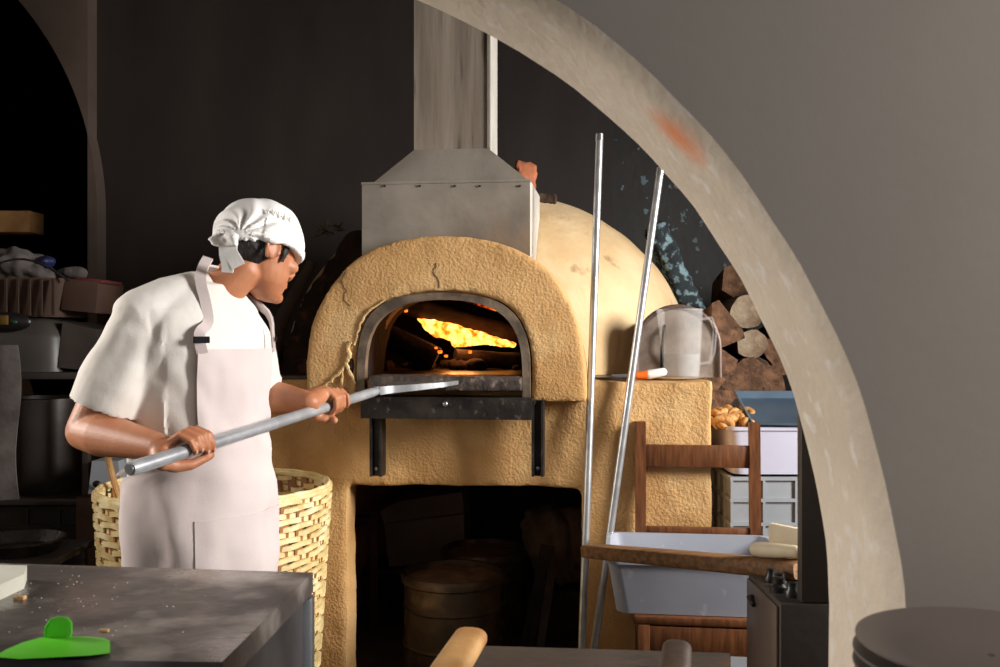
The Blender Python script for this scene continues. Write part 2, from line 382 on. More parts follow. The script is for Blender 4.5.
# faces: connect lip to outer rectangle by radial strips
def outer_pt(u, z, y):
    if z <= AZ: return V((3.0 if u > AX else -3.4, y, z))
    d = V((u-AX, 0, z-AZ)); ts = []
    if d.x > 1e-6: ts.append((3.0-AX)/d.x)
    if d.x < -1e-6: ts.append((-3.4-AX)/d.x)
    if d.z > 1e-6: ts.append((ZC-AZ)/d.z)
    t = min(ts); return V((AX+d.x*t, y, AZ+d.z*t))
for y, row in ((AY0, rows[0]), (AY1, rows[-1])):
    O = [bm.verts.new(outer_pt(u, z, y)) for u, z in inner_d]
    for j in range(len(row)-1): bm.faces.new((row[j], row[j+1], O[j+1], O[j]))
bm.faces.ensure_lookup_table()
for i, f in enumerate(bm.faces): f.material_index = 0 if i < soff_n else 1
w = struct(obj('wall_front', bm, [M['arch_plaster'], M['face_plaster']], None))

# ------------------------------------------------------------ oven frame
TH = math.radians(7.0)
OX, OY = -.188, 3.2
eu = V((math.cos(TH), -math.sin(TH), 0)); ev = V((math.sin(TH), math.cos(TH), 0))
O0 = V((OX, OY, 0))
def L(u, v, z): return O0 + eu*u + ev*v + UP*z
def ou(px, py, v):
    """oven-local (u, z) of the point seen at a pixel on the plane at depth v"""
    k = (px-500)/FPX; bx, by = (O0+ev*v).x, (O0+ev*v).y
    u = (k*by-bx)/(math.cos(TH)+k*math.sin(TH)); Y = by-u*math.sin(TH)
    return u, CAMZ-(py-333.5)/FPX*Y
oven = empty('pizza_oven', tuple(O0+ev*.9), -TH)
tag(oven, 'domed ochre clay bread oven with arched mouth and open storage hollow below', 'oven')
BT = 1.142     # top of the base
VB = .085      # base front
hl = ou(357,487,VB)[0]; hr = ou(582,487,VB)[0]; hz = ou(470,487,VB)[1]; ur = ou(712,450,VB)[0]
bm = NB()
hl = ou(347,487,VB)[0]
poly = [(-.95,-.02),(-.95,BT),(ur,BT),(ur,-.02),(hr,-.02),(hr,hz),(hl,hz),(hl,-.02)]
prism(bm, poly, lambda u,z,s: L(u, VB if s == 0 else VB+.13, z))
poly = [(-.95,-.02),(-.95,BT),(ur,BT),(ur,-.02),(hr+.14,-.02),(hr+.14,hz+.03),(hl-.30,hz+.03),(hl-.30,-.02)]
prism(bm, poly, lambda u,z,s: L(u, VB+.11 if s == 0 else 2.0, z))
def d_adobe(p, n):
    return n*(.010*noise.noise(p*4)+.004*noise.noise(p*12)+.0015*noise.noise(p*45))
me = remesh(bm, .012, 2, d_adobe)
make_ob('base', me, M['adobe'], oven)
# facade arch
outer = [(306,402),(306,370),(308,345),(314,318),(325,294),(341,272),(363,254),(390,242),(420,236),(448,234.5),(478,237),(508,245),(535,259),(556,279),(571,303),(580,332),(585,365),(587,402)]
innr = [(357,402),(357,375),(358,350),(362,328),(372,311),(390,299),(415,293),(443,291),(470,293),(497,300),(515,313),(525,330),(530,350),(531,375),(531,402)]
VF = 0.0
def cm(p, n=4):
    o_ = []
    for i in range(len(p)-1):
        p0, p1, p2, p3 = p[max(i-1,0)], p[i], p[i+1], p[min(i+2,len(p)-1)]
        for k in range(n):
            t = k/n; o_.append(tuple(.5*((2*p1[c])+(p2[c]-p0[c])*t+(2*p0[c]-5*p1[c]+4*p2[c]-p3[c])*t*t+(3*p1[c]-p0[c]-3*p2[c]+p3[c])*t**3) for c in (0,1)))
    return o_+[p[-1]]
outer = cm(outer,3); innr = cm(innr,4)
Po = [ou(a,b,VF) for a,b in outer]; Pi = [ou(a,b,VF) for a,b in innr]
poly = Po + list(reversed(Pi))
bm = NB(); prism(bm, poly, lambda u,z,s: L(u, -.0 if s == 0 else .10, z))
me = remesh(bm, .009, 10, lambda p,n: d_adobe(p,n)*.55)
make_ob('facade_arch', me, M['adobe'], oven)
cxu = sum(p[0] for p in Pi)/len(Pi)
Pt = [(cxu+(u-cxu)*1.10, BT-.03+(z-BT+.03)*1.14) for u,z in Pi]
bm = NB(); prism(bm, Pt+list(reversed(Pi)), lambda u,z,s: L(u, .085 if s == 0 else .36, z)); obj('mouth_tunnel', bm, M['soot'], oven)
# dome with hollow
DC = (0.02, 1.03)
bm = NB()
N1, N2 = 64, 24
def dome_pt(t, ph, s, zb=BT-.02):
    rx, rz = .87*s, .79*s
    u = rx*math.cos(ph)*math.cos(t); v = rx*math.cos(ph)*math.sin(t); z = rz*math.sin(ph)
    return L(DC[0]+u, DC[1]+v, zb+z)
outr = [[dome_pt(2*PI*j/N1, (PI/2)*i/N2*.995, 1) for j in range(N1)] for i in range(N2+1)]
innr_ = [[dome_pt(2*PI*j/N1, (PI/2)*i/N2*.995, .80, BT+.0) for j in range(N1)] for i in range(N2+1)]
loft(bm, list(outr)+list(reversed(innr_)), cap=False, loop=True)
me0 = bpy.data.meshes.new('d'); bmesh.ops.recalc_face_normals(bm, faces=bm.faces); bm.to_mesh(me0); bm.free()
do = bpy.data.objects.new('d', me0); COL.objects.link(do)
bm = NB(); prism(bm, [(u*1.0, z if z > 1.12 else 1.0) for u, z in Pi], lambda u,z,s: L(u, -.3 if s == 0 else .62, z))
mc = bpy.data.meshes.new('c'); bmesh.ops.recalc_face_normals(bm, faces=bm.faces); bm.to_mesh(mc); bm.free()
cu = bpy.data.objects.new('c', mc); COL.objects.link(cu)
md = do.modifiers.new('b','BOOLEAN'); md.operation = 'DIFFERENCE'; md.object = cu; md.solver = 'EXACT'
md = do.modifiers.new('r','REMESH'); md.mode = 'VOXEL'; md.voxel_size = .02
md = do.modifiers.new('s','SMOOTH'); md.iterations = 4
dg = bpy.context.evaluated_depsgraph_get(); dg.update()
me = bpy.data.meshes.new_from_object(do.evaluated_get(dg))
bpy.data.objects.remove(do); bpy.data.objects.remove(cu)
for v in me.vertices: v.co += v.normal*(.012*noise.noise(v.co*2.2)+.004*noise.noise(v.co*9))
dome = make_ob('dome', me, None, oven)
me.materials.clear(); me.materials.append(M['dome']); me.materials.append(M['soot'])
c0 = oven.matrix_basis.inverted() @ L(DC[0], DC[1], BT)
for p in me.polygons:
    q = p.center-c0; s = math.sqrt((q.x/.87)**2+(q.y/.87)**2+(q.z/.79)**2)
    if s < .9: p.material_index = 1
# hearth slab and interior floor
bm = NB(); prism(bm, [(-.6,BT-.01),(.6,BT-.01),(.6,BT+.012),(-.6,BT+.012)], lambda u,z,s: L(u, .1 if s==0 else 1.6, z))
obj('oven_floor', bm, mat('oven_floor_brick', srgb(70,52,42), srgb(44,32,26), .35, scale=10, bump=.2, bscale=40), oven)
u0,z0 = ou(368,388,-.05); u1,z1 = ou(521,402,-.05)
bm = NB(); box(bm, L((u0+u1)/2, .03, BT-.012), (1,1,1))
for v in bm.verts:
    s = v.co-L((u0+u1)/2, .03, BT-.012); v.co = L((u0+u1)/2+s.x*(u1-u0), .03+s.y*.17, BT-.005+s.z*.048)
bmesh.ops.subdivide_edges(bm, edges=bm.edges, cuts=3, use_grid_fill=True)
me = remesh(bm, .006, 6, lambda p,n: n*.002*noise.noise(p*50)); make_ob('hearth_slab', me, M['hearth'], oven)
# iron arch liner
li = [(357,402),(357,375),(358.5,350),(363,329),(373,312),(391,300),(415,294.5),(443,292.5),(470,294.5),(496,301),(514,314),(524,331),(529,350),(530.5,375),(530.5,402)]
li2 = [(365,402),(365,375),(366.5,352),(371,334),(380,319),(396,308),(418,301.5),(443,299.5),(468,301.5),(491,308),(507,319.5),(516.5,335),(521,352),(522.5,375),(522.5,402)]
li = cm(li,4); li2 = cm(li2,4)
A = [ou(a,b,-.004) for a,b in li]; B = [ou(a,b,-.004) for a,b in li2]
bm = NB()
rings = []
for (ua,za),(ub,zb) in zip(A,B):
    rings.append([L(ua,-.008,za), L(ub,-.008,zb), L(ub,.03,zb), L(ua,.03,za)])
loft(bm, rings)
obj('arch_liner', bm, M['liner'], oven, bevel=.002)
# pale cracked plaster edges beside the mouth
def ridge(pts, r, v=-.004, m=None, name='cracked_plaster'):
    bm = NB(); q = []
    for i in range(len(pts)-1):
        for t in (0,.34,.67):
            a = pts[i]; b = pts[i+1]; x = a[0]+(b[0]-a[0])*t+random.uniform(-1.3,1.3); y = a[1]+(b[1]-a[1])*t+random.uniform(-1,1)
            u,z = ou(x,y,v); q.append(L(u,v,z))
    u,z = ou(pts[-1][0],pts[-1][1],v); q.append(L(u,v,z))
    tube(bm, q, [r*random.uniform(.6,1.2) for _ in q], n=6)
    return obj(name, bm, m or M['straw'], oven)
ridge([(386,300),(372,309),(363,320),(357,333),(354,345)], .0045)
ridge([(351,342),(347,348),(350,356),(346,364),(350,372),(356,384)], .007)
ridge([(346,366),(340,372),(333,378),(326,386),(323,390)], .005)
ridge([(345,366),(343,374),(343,384),(342,392)], .004)
for pts in ([(343,272),(341,282),(346,290),(344,300),(350,306)], [(436,262),(434,272),(438,280),(439,288)], [(392,250),(386,268),(388,280)]):
    ridge(pts, .0016, v=.001, m=M['wood_hd'], name='hairline_crack')
# gap of missing plaster
bm = NB(); u,z = ou(351,366,.0); ellipsoid(bm, L(u,.004,z), (eu*.010, ev*.008, UP*.028)); obj('plaster_hole', bm, M['soot'], oven)
# iron apron shelf below the mouth, two brackets
u0,z0 = ou(361,397,-.06); u1,z1 = ou(532,420,-.06)
bm = NB()
prism(bm, [(u0,z1),(u1,z1),(u1,z0),(u0,z0)], lambda u,z,s: L(u, -.065 if s==0 else -.052, z))
prism(bm, [(u0,z0),(u1,z0),(u1,z0-.008),(u0,z0-.008)], lambda u,z,s: L(u, -.052 if s==0 else .08, z))
sh = obj('iron_shelf', bm, M['iron'], oven, bevel=.003)
bm = NB(); u,z = ou(445,404,-.07); ellipsoid(bm, L(u,-.068,z), (eu*.009, ev*.007, UP*.009)); obj('rivet', bm, M['steel'], sh)
for px, pw in ((377,12),(538,12)):
    ua,za = ou(px-pw/2,400,-.01); ub,zb = ou(px+pw/2,476,-.01)
    bm = NB(); prism(bm, [(ua,zb),(ub,zb),(ub,za),(ua,za)], lambda u,z,s: L(u, -.012 if s==0 else .0, z))
    prism(bm, [(ua,za-.012),(ua,za),(ua+.012,za),(ua+.012,za-.012)], lambda u,z,s: L(u, -.06 if s==0 else .08, z))
    for du in (0, (ub-ua)-.008):
        prism(bm, [(ua+du,zb),(ua+du+.008,zb),(ua+du+.008,za),(ua+du,za)], lambda u,z,s: L(u, -.03 if s==0 else .03, z))
    k = obj('bracket', bm, M['iron'], oven, bevel=.002)
    bm = NB(); ellipsoid(bm, L((ua+ub)/2,-.014,zb+.025), (eu*.008, ev*.006, UP*.008)); obj('bolt', bm, M['steel'], k)

# ------------------------------------------------------------ hood and flue
HV0, HV1 = .115, .52
hood = empty('exhaust_hood', tuple(L(0,.29,1.5)), -TH)
tag(hood, 'galvanised sheet metal smoke hood with tall square flue above the oven mouth', 'hood')
ul, zt = ou(362,183,HV0); urr, _ = ou(530,181,HV0)
zb = 1.50
bm = NB()
t = .006
# four walls of the skirt
def wallbox(bm, u0,u1,v0,v1,z0,z1):
    prism(bm, [(u0,z0),(u1,z0),(u1,z1),(u0,z1)], lambda u,z,s: L(u, v0 if s==0 else v1, z))
wallbox(bm, ul,urr,HV0,HV0+t,zb,zt); wallbox(bm, ul,urr,HV1-t,HV1,1.80,zt)
def cheek(bm, ua, ub):
    vs = [HV0+t+(HV1-HV0-2*t)*i/12 for i in range(13)]; uo = max(abs(ua-DC[0]),0)
    lo_ = [(v, max(zb, BT-.02+.79*math.sqrt(max(0,1-(uo/.87)**2-((v-DC[1])/.87)**2))+.018)) for v in vs]
    prism(bm, [(v,z) for v,z in lo_]+[(vs[-1],zt),(vs[0],zt)], lambda v,z,s: L(ua if s==0 else ub, v, z))
sidelit = mat('sidelit_galvanised_sheet', srgb(218,213,204), srgb(204,198,188), .5, metal=.1, scale=8)  # brighter copy of the hood sheet, side light painted into the colour
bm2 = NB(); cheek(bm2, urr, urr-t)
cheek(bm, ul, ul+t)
sk = obj('skirt', bm, M['hood'], hood, smooth=False); q_ = obj('side_panel', bm2, sidelit, hood, smooth=False); q_['label'] = 'bright side panel with the window light in its colour'
FV0, FV1 = .20, .43
fl, zf = ou(414,150,FV0); fr, _ = ou(488,150,FV0)
bm = NB()
cl, _ = ou(372,183,HV0)
r0 = [L(cl,HV0+.004,zt-.002), L(urr-.004,HV0+.004,zt-.002), L(urr-.004,HV1-.004,zt-.002), L(cl,HV1-.004,zt-.002)]
r1 = [L(fl,FV0,zf), L(fr,FV0,zf), L(fr,FV1,zf), L(fl,FV1,zf)]
loft(bm, [r0, r1]); obj('tapered_collar', bm, M['hood'], hood, smooth=False)
bm = NB()
# folded rim between skirt and collar
wallbox(bm, ul-.002,urr+.002,HV0-.004,HV0+.02,zt-.006,zt+.002)
obj('folded_rim', bm, M['hood'], hood, smooth=False)
for px in (385,420,455,480,520):
    bm = NB(); u,z = ou(px,186,HV0-.002); ellipsoid(bm, L(u,HV0-.003,z), (eu*.004, ev*.004, UP*.004), 8, 6); obj('rivet', bm, M['iron'], hood)
bm = NB(); wallbox(bm, fl,fr,FV0,FV1,zf,ZC+.02)
flu = obj('flue', bm, M['flue'], hood, smooth=False)
bm = NB(); wallbox(bm, fr-.002,fr+.006,FV0-.006,FV0+.02,zf,ZC); obj('corner_seam', bm, M['hood'], hood, smooth=False)
bm = NB(); wallbox(bm, fr+.0005,fr+.004,FV0+.02,FV1,zf,ZC); q_ = obj('side_panel', bm, sidelit, hood, smooth=False); q_['label'] = 'bright side panel with the window light in its colour'  # thin strip over the flue side, its lit look painted in

# bits of brick on the dome beside the hood
def rock(name, c, s, m, parent=None, k=.2, vox=None, R=None):
    bm = NB(); box(bm, (0,0,0), s, R); bm.transform(Matrix.Translation(V(c)))
    me = remesh(bm, vox or min(s)/6, 3, lambda p,n: n*(min(s)*k)*(noise.noise(p*(1.5/min(s)))+.5*noise.noise(p*(4/min(s)))))
    return make_ob(name, me, m, parent)
def domez(u, v):
    q = 1-((u-DC[0])/.87)**2-((v-DC[1])/.87)**2
    return BT-.02+.79*math.sqrt(max(q,0))
def on_dome(px, v):
    u = ou(px, 180, v)[0]; return u, domez(u,v)
u,z = on_dome(525,.72)
b = rock('brick_piece', L(u,.72,z+.062), (.085,.09,.15), M['terracotta'], R=Matrix.Rotation(.15,3,'Y')); tag(b, 'broken terracotta brick piece on the dome behind the hood corner', 'brick')
u,z = on_dome(545,.75)
b = rock('brick_chip', L(u,.75,z+.008), (.09,.07,.035), M['bark']); tag(b, 'low dark brick chip lying on the dome right of the hood', 'brick')

# ------------------------------------------------------------ fire in the oven
def log(name, a, b, r, parent=None, m=(None,None), n=20, ends=True, knob=.06, split=False):
    a, b = V(a), V(b); d = b-a; Lr = d.length; f1, f2 = frame_from(d)
    bm = NB(); rings = []; K = 14; sd = random.uniform(0,50)
    for i in range(K+1):
        c = a.lerp(b, i/K); rg = []
        for j in range(n):
            t = 2*PI*j/n; q = r*(1+knob*2.2*noise.noise(V((math.cos(t)*1.4+sd, math.sin(t)*1.4, i*.25)))+knob*.8*noise.noise(V((math.cos(t)*5+sd, math.sin(t)*5, i*.7))))
            if split and 0.15 < t < PI*.9: q *= .25+.75*abs(math.cos(t))**1.2
            rg.append(c+f1*q*math.cos(t)+f2*q*math.sin(t))
        rings.append(rg)
    vr = loft(bm, rings)
    bm.faces.ensure_lookup_table(); nf = len(bm.faces)
    bm.faces[nf-1].material_index = 1; bm.faces[nf-2].material_index = 1
    return obj(name, bm, list(m), parent)
fm = (M['char'], M['char'])
def F(px, py, v): u,z = ou(px,py,v); return L(u,v,z)
l1 = log('burning_log', F(350,290,.80), F(548,341,.98), .042, m=fm); tag(l1, 'charred log slanting above the flames inside the oven', 'log')
l2 = log('burning_log', F(352,320,.62), F(436,360,.66), .052, m=fm); tag(l2, 'black charred log left of the flames in the oven mouth', 'log')
l3 = log('burning_log', F(455,357,.72), F(540,363,.86), .035, m=fm); tag(l3, 'low charred log lying under the right end of the flames', 'log')
# flames / glowing embers: wedge shaped heap, traced
bm = NB()
wedge = [(416.5,318.5),(432,320),(449,324),(456,325),(466,329),(483,334),(504,340.5),(514,344),(513,347),(504,346.5),(483,344),(464,346),(452,347),(450,341),(433.6,336),(423,328)]
wedge_ = [(413,316),(424,315),(432,317),(450,319),(462,324),(478,331),(495,336),(514,342),(512,348),(500,350),(486,348),(470,350),(456,355),(446,349),(436,342),(426,332),(415,322)]
W = [ou(a,b,.80) for a,b in wedge]
prism(bm, W, lambda u,z,s: L(u, .80 if s==0 else .90, z))
me = remesh(bm, .004, 1, lambda p,n: n*(.005*noise.noise(p*28)+.004*noise.noise(p*60)))
fl_ = make_ob('flames', me, M['ember']); tag(fl_, 'bright orange flames glowing between the charred logs', 'fire', kind='stuff')
k = 0
for (px,py,v,s) in ((440,352,.60,.009),(446,356,.58,.007),(436,348,.62,.006),(470,352,.66,.007),(388,344,.7,.011),(384,340,.72,.008),(400,309,.6,.008),(406,311,.62,.007)):
    p = F(px,py,v); e = rock('ember', p, (s*2,s*1.5,s*1.4), mat_e if k else (mat_e := emis('ember_piece', [(.3,(.5,.03,0,1)),(.6,(1,.2,.02,1))], 2.2, 60)), vox=s/3); k += 1
    tag(e, ('small glowing ember low in front of the flames' if k <= 4 else 'reddish ember glowing at far left inside the oven'), 'ember', 'loose embers in front of the flames' if k <= 4 else 'embers at the left of the oven')
bm = NB(); pts = [F(466+i*6.5, 302+i*i*.11+i*1.2, .375) for i in range(6)]
tube(bm, pts, [.002,.004,.004,.005,.006,.003], n=8); e = obj('arch_fire_glow', bm, M['fire_glow']); tag(e, 'thin streak of reflected fire glow under the top right of the arch', 'ember')
e.name = 'fire_glow_streak'  # fire glow on the arch lip, put in as an emissive streak
# ash bed
bm = NB(); 
for i in range(40):
    u = random.uniform(-.42,.42); v = random.uniform(.65,1.1); s = random.uniform(.02,.05)
    ellipsoid(bm, L(u,v,BT+.015+s*.3), (eu*s, ev*s, UP*s*.6), 8, 6)
me = remesh(bm, .01, 1, lambda p,n: n*.006*noise.noise(p*40)); a = make_ob('ash_bed', me, M['char']); tag(a, 'black ash and charcoal bed on the oven floor', 'ash', kind='stuff')

# ------------------------------------------------------------ peel (held by the baker)
PA = P(130,469,2.05); PB = P(372,392.5,2.95); 
pd = (PB-PA).normalized()
peel = empty('bakers_peel', tuple(PA)); tag(peel, 'long metal pizza peel held by the baker with its blade in the oven mouth', 'peel')
bm = NB(); tube(bm, [PA, PA+pd*.01, PB, PB+pd*.05], [.0150,.0160,.0145,.010], n=20)
obj('handle', bm, M['peelm'], peel)
bm = NB(); tube(bm, [PA-pd*.004, PA+pd*.006], .0115, n=16); obj('end_plug', bm, M['steel'], peel)
T0 = PB+pd*.03; T1 = P(464,377.5,3.30)
bd = (T1-T0); Lb = bd.length; bdn = bd.normalized(); side = bdn.cross(UP).normalized(); nrm = side.cross(bdn)
bm = NB(); rings = []
for i in range(15):
    t = i/14; w = .013+.078*min(1,max(0,(t-.12)/.4))**.7 if t < .8 else .091*math.sqrt(max(0.02,1-((t-.8)/.2)**2))
    th_ = .010*(1-t)+.0028; c = T0+bd*t; rings.append([c-side*w-nrm*th_, c+side*w-nrm*th_, c+side*w+nrm*th_, c-side*w+nrm*th_])
loft(bm, rings); obj('blade', bm, M['steel'], peel)

# ------------------------------------------------------------ the baker
man = empty('person', (-.78, 2.5, 0))
tag(man, 'baker in white t-shirt, apron and bandana leaning to slide a peel into the oven', 'person')
lf = V((.52,.854,0)).normalized(); ff = V((.854,-.52,0)).normalized()
# torso table: z, cx, cy, half width, half depth (shirt surface)
TT = [(.56,-.770,2.51,.17,.140),(.72,-.772,2.51,.18,.150),(.86,-.775,2.51,.18,.150),(.95,-.780,2.505,.172,.144),(1.02,-.786,2.50,.172,.142),(1.12,-.792,2.50,.180,.142),
      (1.20,-.792,2.50,.190,.146),(1.27,-.788,2.50,.196,.146),(1.33,-.782,2.50,.190,.130),(1.375,-.776,2.50,.162,.108),(1.41,-.768,2.50,.112,.086),(1.44,-.758,2.50,.076,.070)]
def TS(z):
    z = max(TT[0][0], min(TT[-1][0], z))
    for a, b in zip(TT, TT[1:]):
        if z <= b[0]:
            t = (z-a[0])/(b[0]-a[0]); return [a[i]*(1-t)+b[i]*t for i in range(1,5)]
def tpt(z, phi, off=0):
    cx_, cy_, w_, d_ = TS(z)
    cs, sn = math.cos(phi), math.sin(phi); e = 2.3
    x = abs(cs)**(2/e)*(1 if cs>=0 else -1); y = abs(sn)**(2/e)*(1 if sn>=0 else -1)
    return V((cx_,cy_,z)) + ff*(d_+off)*x + lf*(w_+off)*y
def torso_rings(z0, z1, n, off=0, m=36):
    return [[tpt(z0+(z1-z0)*i/n, 2*PI*j/m, off) for j in range(m)] for i in range(n+1)]
RS = P(141,318,2.36)+V((0,0,.0)); RE = P(86,431,2.36); RW = P(160,447,2.215)
LS = P(240,328,2.64); LE = P(262,396,2.80); LW = P(309,402,2.665)
H = P(258,252,2.55)
hF = V((.58,.78,-.25)).normalized(); hR = hF.cross(UP).normalized(); hU = hR.cross(hF).normalized()
HS = 1.10; hF = hF*HS; hR = hR*HS; hU = hU*HS
def HP(f, r, u): return H+hF*f+hR*r+hU*u
sk = NB()
# torso under the clothes
loft(sk, torso_rings(.80,1.42,16,-.014))
neck0 = V((-.762,2.505,1.36))
tube(sk, [neck0, neck0.lerp(HP(-.035,0,-.06),.5)+V((-.004,0,0)), HP(-.03,0,-.05), HP(-.02,0,.0)], [.074,.055,.050,.050], n=20)
# trapezius slopes
tube(sk, [RS+V((0,0,.0)), V((-.77,2.49,1.385))], [.045,.050], n=16, round_end=True)
tube(sk, [LS+V((0,0,.0)), V((-.75,2.52,1.385))], [.045,.050], n=16, round_end=True)
# skull, jaw, face
ellipsoid(sk, HP(-.012,0,.032), (hF*.098, hR*.076, hU*.088), 28, 18)
jaw = [(.066,.052,.0,.05),(.060,.056,-.03,.055),(.052,.050,-.06,.05),(.045,.036,-.085,.045),(.05,.022,-.103,.032)]
rings = []
for i,(f,w_,u_,dd) in enumerate([(.012,.070,.04,.082),(.012,.069,.01,.080),(.014,.066,-.02,.074),(.022,.060,-.045,.066),(.032,.050,-.07,.054),(.044,.036,-.092,.038),(.050,.020,-.106,.022)]):
    rings.append(ring(HP(f,0,u_), hF, hR, dd, w_, 24, 2.2))
loft(sk, rings)
# nose
tube(sk, [HP(.083,0,.018), HP(.097,0,.0), HP(.112,0,-.022), HP(.106,0,-.033)], [.008,.010,.013,.010], n=12, round_end=True)
for s in (-1,1):
    ellipsoid(sk, HP(.098,.011*s,-.031), (hF*.011, hR*.008, hU*.007), 10, 8)
    ellipsoid(sk, HP(.082,.030*s,.026), (hF*.014, hR*.024, hU*.008), 12, 8)      # brow
    ellipsoid(sk, HP(.066,.044*s,-.018), (hF*.024, hR*.020, hU*.018), 12, 8)     # cheek
    # ear
    ec = HP(-.016,.074*s,-.004); en = (hR*s*.55-hF*.45).normalized(); ea = hU
    eb = en.cross(ea).normalized(); pts = []
    for i in range(13):
        t = -1.9+4.3*i/12
        pts.append(ec + ea*.030*math.cos(t) - hF*.019*math.sin(t)*1.0 + en*.012)
    tube(sk, pts, [.0045]*8+[.0055]*5, n=8, round_end=True)
    ellipsoid(sk, ec+hU*.002, (hF*.019, hU*.027, hR*.0065), 14, 10)
# lips
for du, r_ in ((-.052,.0065),(-.061,.0075)):
    tube(sk, [HP(.078,-.022,du), HP(.092,-.010,du+.001), HP(.095,0,du), HP(.092,.010,du+.001), HP(.078,.022,du)], [.003,r_,r_,r_,.003], n=8, round_end=True)
ellipsoid(sk, HP(.080,0,-.090), (hF*.018, hR*.018, hU*.016), 12, 8)   # chin
# arms
def arm(bm, S, E, W, k=1):
    d = (E-S); e = (W-E)
    tube(bm, [S, S.lerp(E,.35), S.lerp(E,.7), E], [.054*k,.050*k,.044*k,.041*k], n=20, round_end=True)
    tube(bm, [E, E.lerp(W,.25), E.lerp(W,.6), W], [.041*k,.046*k,.037*k,.0268*k], n=20, round_end=True)
arm(sk, RS, RE, RW, 1.16); arm(sk, LS, LE, LW, 1.08)
# hands: fingers placed around the peel handle
pn1 = (UP-pd*UP.dot(pd)).normalized(); pn2 = pd.cross(pn1).normalized()
if pn2.y > 0: pn2 = -pn2          # towards the camera side
def R_(s, ang, r):
    a = math.radians(ang); return PA + pd*s + (pn1*math.cos(a)+pn2*math.sin(a))*r
def s_at(px):
    lo, hi = 0, 1.4
    for _ in range(40):
        m_ = (lo+hi)/2; q = PA+pd*m_
        if 500+FPX*q.x/q.y < px: lo = m_
        else: hi = m_
    return lo
def fingerchain(bm, pts, r0):
    k = len(pts)-1
    tube(bm, pts, [r0*(1-.20*i/k) for i in range(k+1)], n=12, round_end=True)
nails = []
sr = s_at(193)
# right hand: palm behind the handle, fingers over the top towards the camera
mcp = []
for i, (ds, r_, ex) in enumerate(((.036,.0095,0),(.015,.0098,.003),(-.006,.0094,.001),(-.026,.0082,-.004))):
    m_ = R_(sr+ds-.022, -62, .046+ex); mcp.append(m_)
    tip = R_(sr+ds+.004, 112 if i < 2 else 96, .0225)
    fingerchain(sk, [m_, R_(sr+ds-.010, -8, .043+ex), R_(sr+ds-.002, 38, .036+ex), R_(sr+ds+.002, 78, .0265), tip], r_)
    nails.append((R_(sr+ds+.004, 108 if i < 2 else 92, .0305), (tip-R_(sr+ds+.002,78,.0265)).normalized(), (pn1*math.cos(1.8)+pn2*math.sin(1.8))))
wr = RW
pc = [m_ for m_ in mcp]
heel = R_(sr-.068, -120, .034)
for i, m_ in enumerate(mcp):
    st = wr.lerp(heel,.45)+(R_(sr,0,.01)-R_(sr,0,0))*(1.2-i*.8)
    tube(sk, [st, st.lerp(m_,.5)+(R_(0,-90,.004)-R_(0,-90,0)), m_], [.017,.0155,.0125], n=12, round_end=True)
tube(sk, [wr, wr.lerp(heel,.6), heel], [.026,.024,.02], n=14, round_end=True)
tube(sk, [heel, R_(sr-.040,-150,.036), R_(sr-.012,178,.034), R_(sr+.016,160,.029), R_(sr+.040,148,.0265)], [.018,.0165,.0130,.0115,.0108], n=12, round_end=True)
nails.append((R_(sr+.040,128,.0345), pd, pn2))
# left hand: palm over the handle from behind, fingers down the near side, thumb hooked under on the left
sl = s_at(332)
mcp = []
for i, (ds, r_, ex) in enumerate(((-.026,.0096,.001),(-.006,.0098,.003),(.014,.0095,.001),(.038,.0084,-.003))):
    m_ = R_(sl+ds-.006, -34, .044+ex); mcp.append(m_)
    tip = R_(sl+ds+.004, 150 if i < 3 else 118, .0228)
    fingerchain(sk, [m_, R_(sl+ds, 14, .042+ex), R_(sl+ds+.003, 52, .037+ex), R_(sl+ds+.004, 98, .0275), tip], r_)
for i, m_ in enumerate(mcp):
    st = LW.lerp(m_,.22)+V((0,0,.002))
    tube(sk, [st, st.lerp(m_,.55)+UP*.003, m_], [.019,.0165,.013], n=12, round_end=True)
tube(sk, [LW+V((.01,0,-.006)), R_(sl-.058,-60,.034), R_(sl-.040,-140,.036), R_(sl-.030,-178,.034), R_(sl-.020,168,.034), R_(sl-.026,150,.044)], [.021,.020,.017,.013,.0118,.0112], n=12, round_end=True)
mm = sum(mcp, V((0,0,0)))/4
tube(sk, [LW.lerp(mm,.2)+UP*.004, R_(sl-.042,-14,.040), R_(sl-.022,2,.040), R_(sl-.010,16,.036)], [.022,.018,.016,.012], n=14, round_end=True)
tube(sk, [LW, LW.lerp(mm,.5), mm], [.026,.027,.020], n=16, rr=1.2, round_end=True)
# legs inside the trousers
HL = V((-.775,2.51,.86))
legs = []
for s in (-1,1):
    hip = HL+lf*.09*s; knee = V((hip.x+.02+.03*s, hip.y-.02+.04*s, .47)); ank = V((hip.x+.00+.07*s, hip.y+.04*s, .09)); legs.append((hip,knee,ank,s))
    tube(sk, [hip, hip.lerp(knee,.5), knee, knee.lerp(ank,.35), ank], [.085,.072,.052,.05,.035], n=16, round_end=True)
me = remesh(sk, .0042, 3)
make_ob('body', me, M['skin'], man)
for c, d, nn in nails[:4]:
    bm = NB(); ellipsoid(bm, c, (d*.0055, nn.cross(d)*.0045, nn*.0012), 10, 6); obj('fingernail', bm, mat('nail', srgb(214,160,136), None, .35) if 'nail' not in bpy.data.materials else bpy.data.materials['nail'], man)
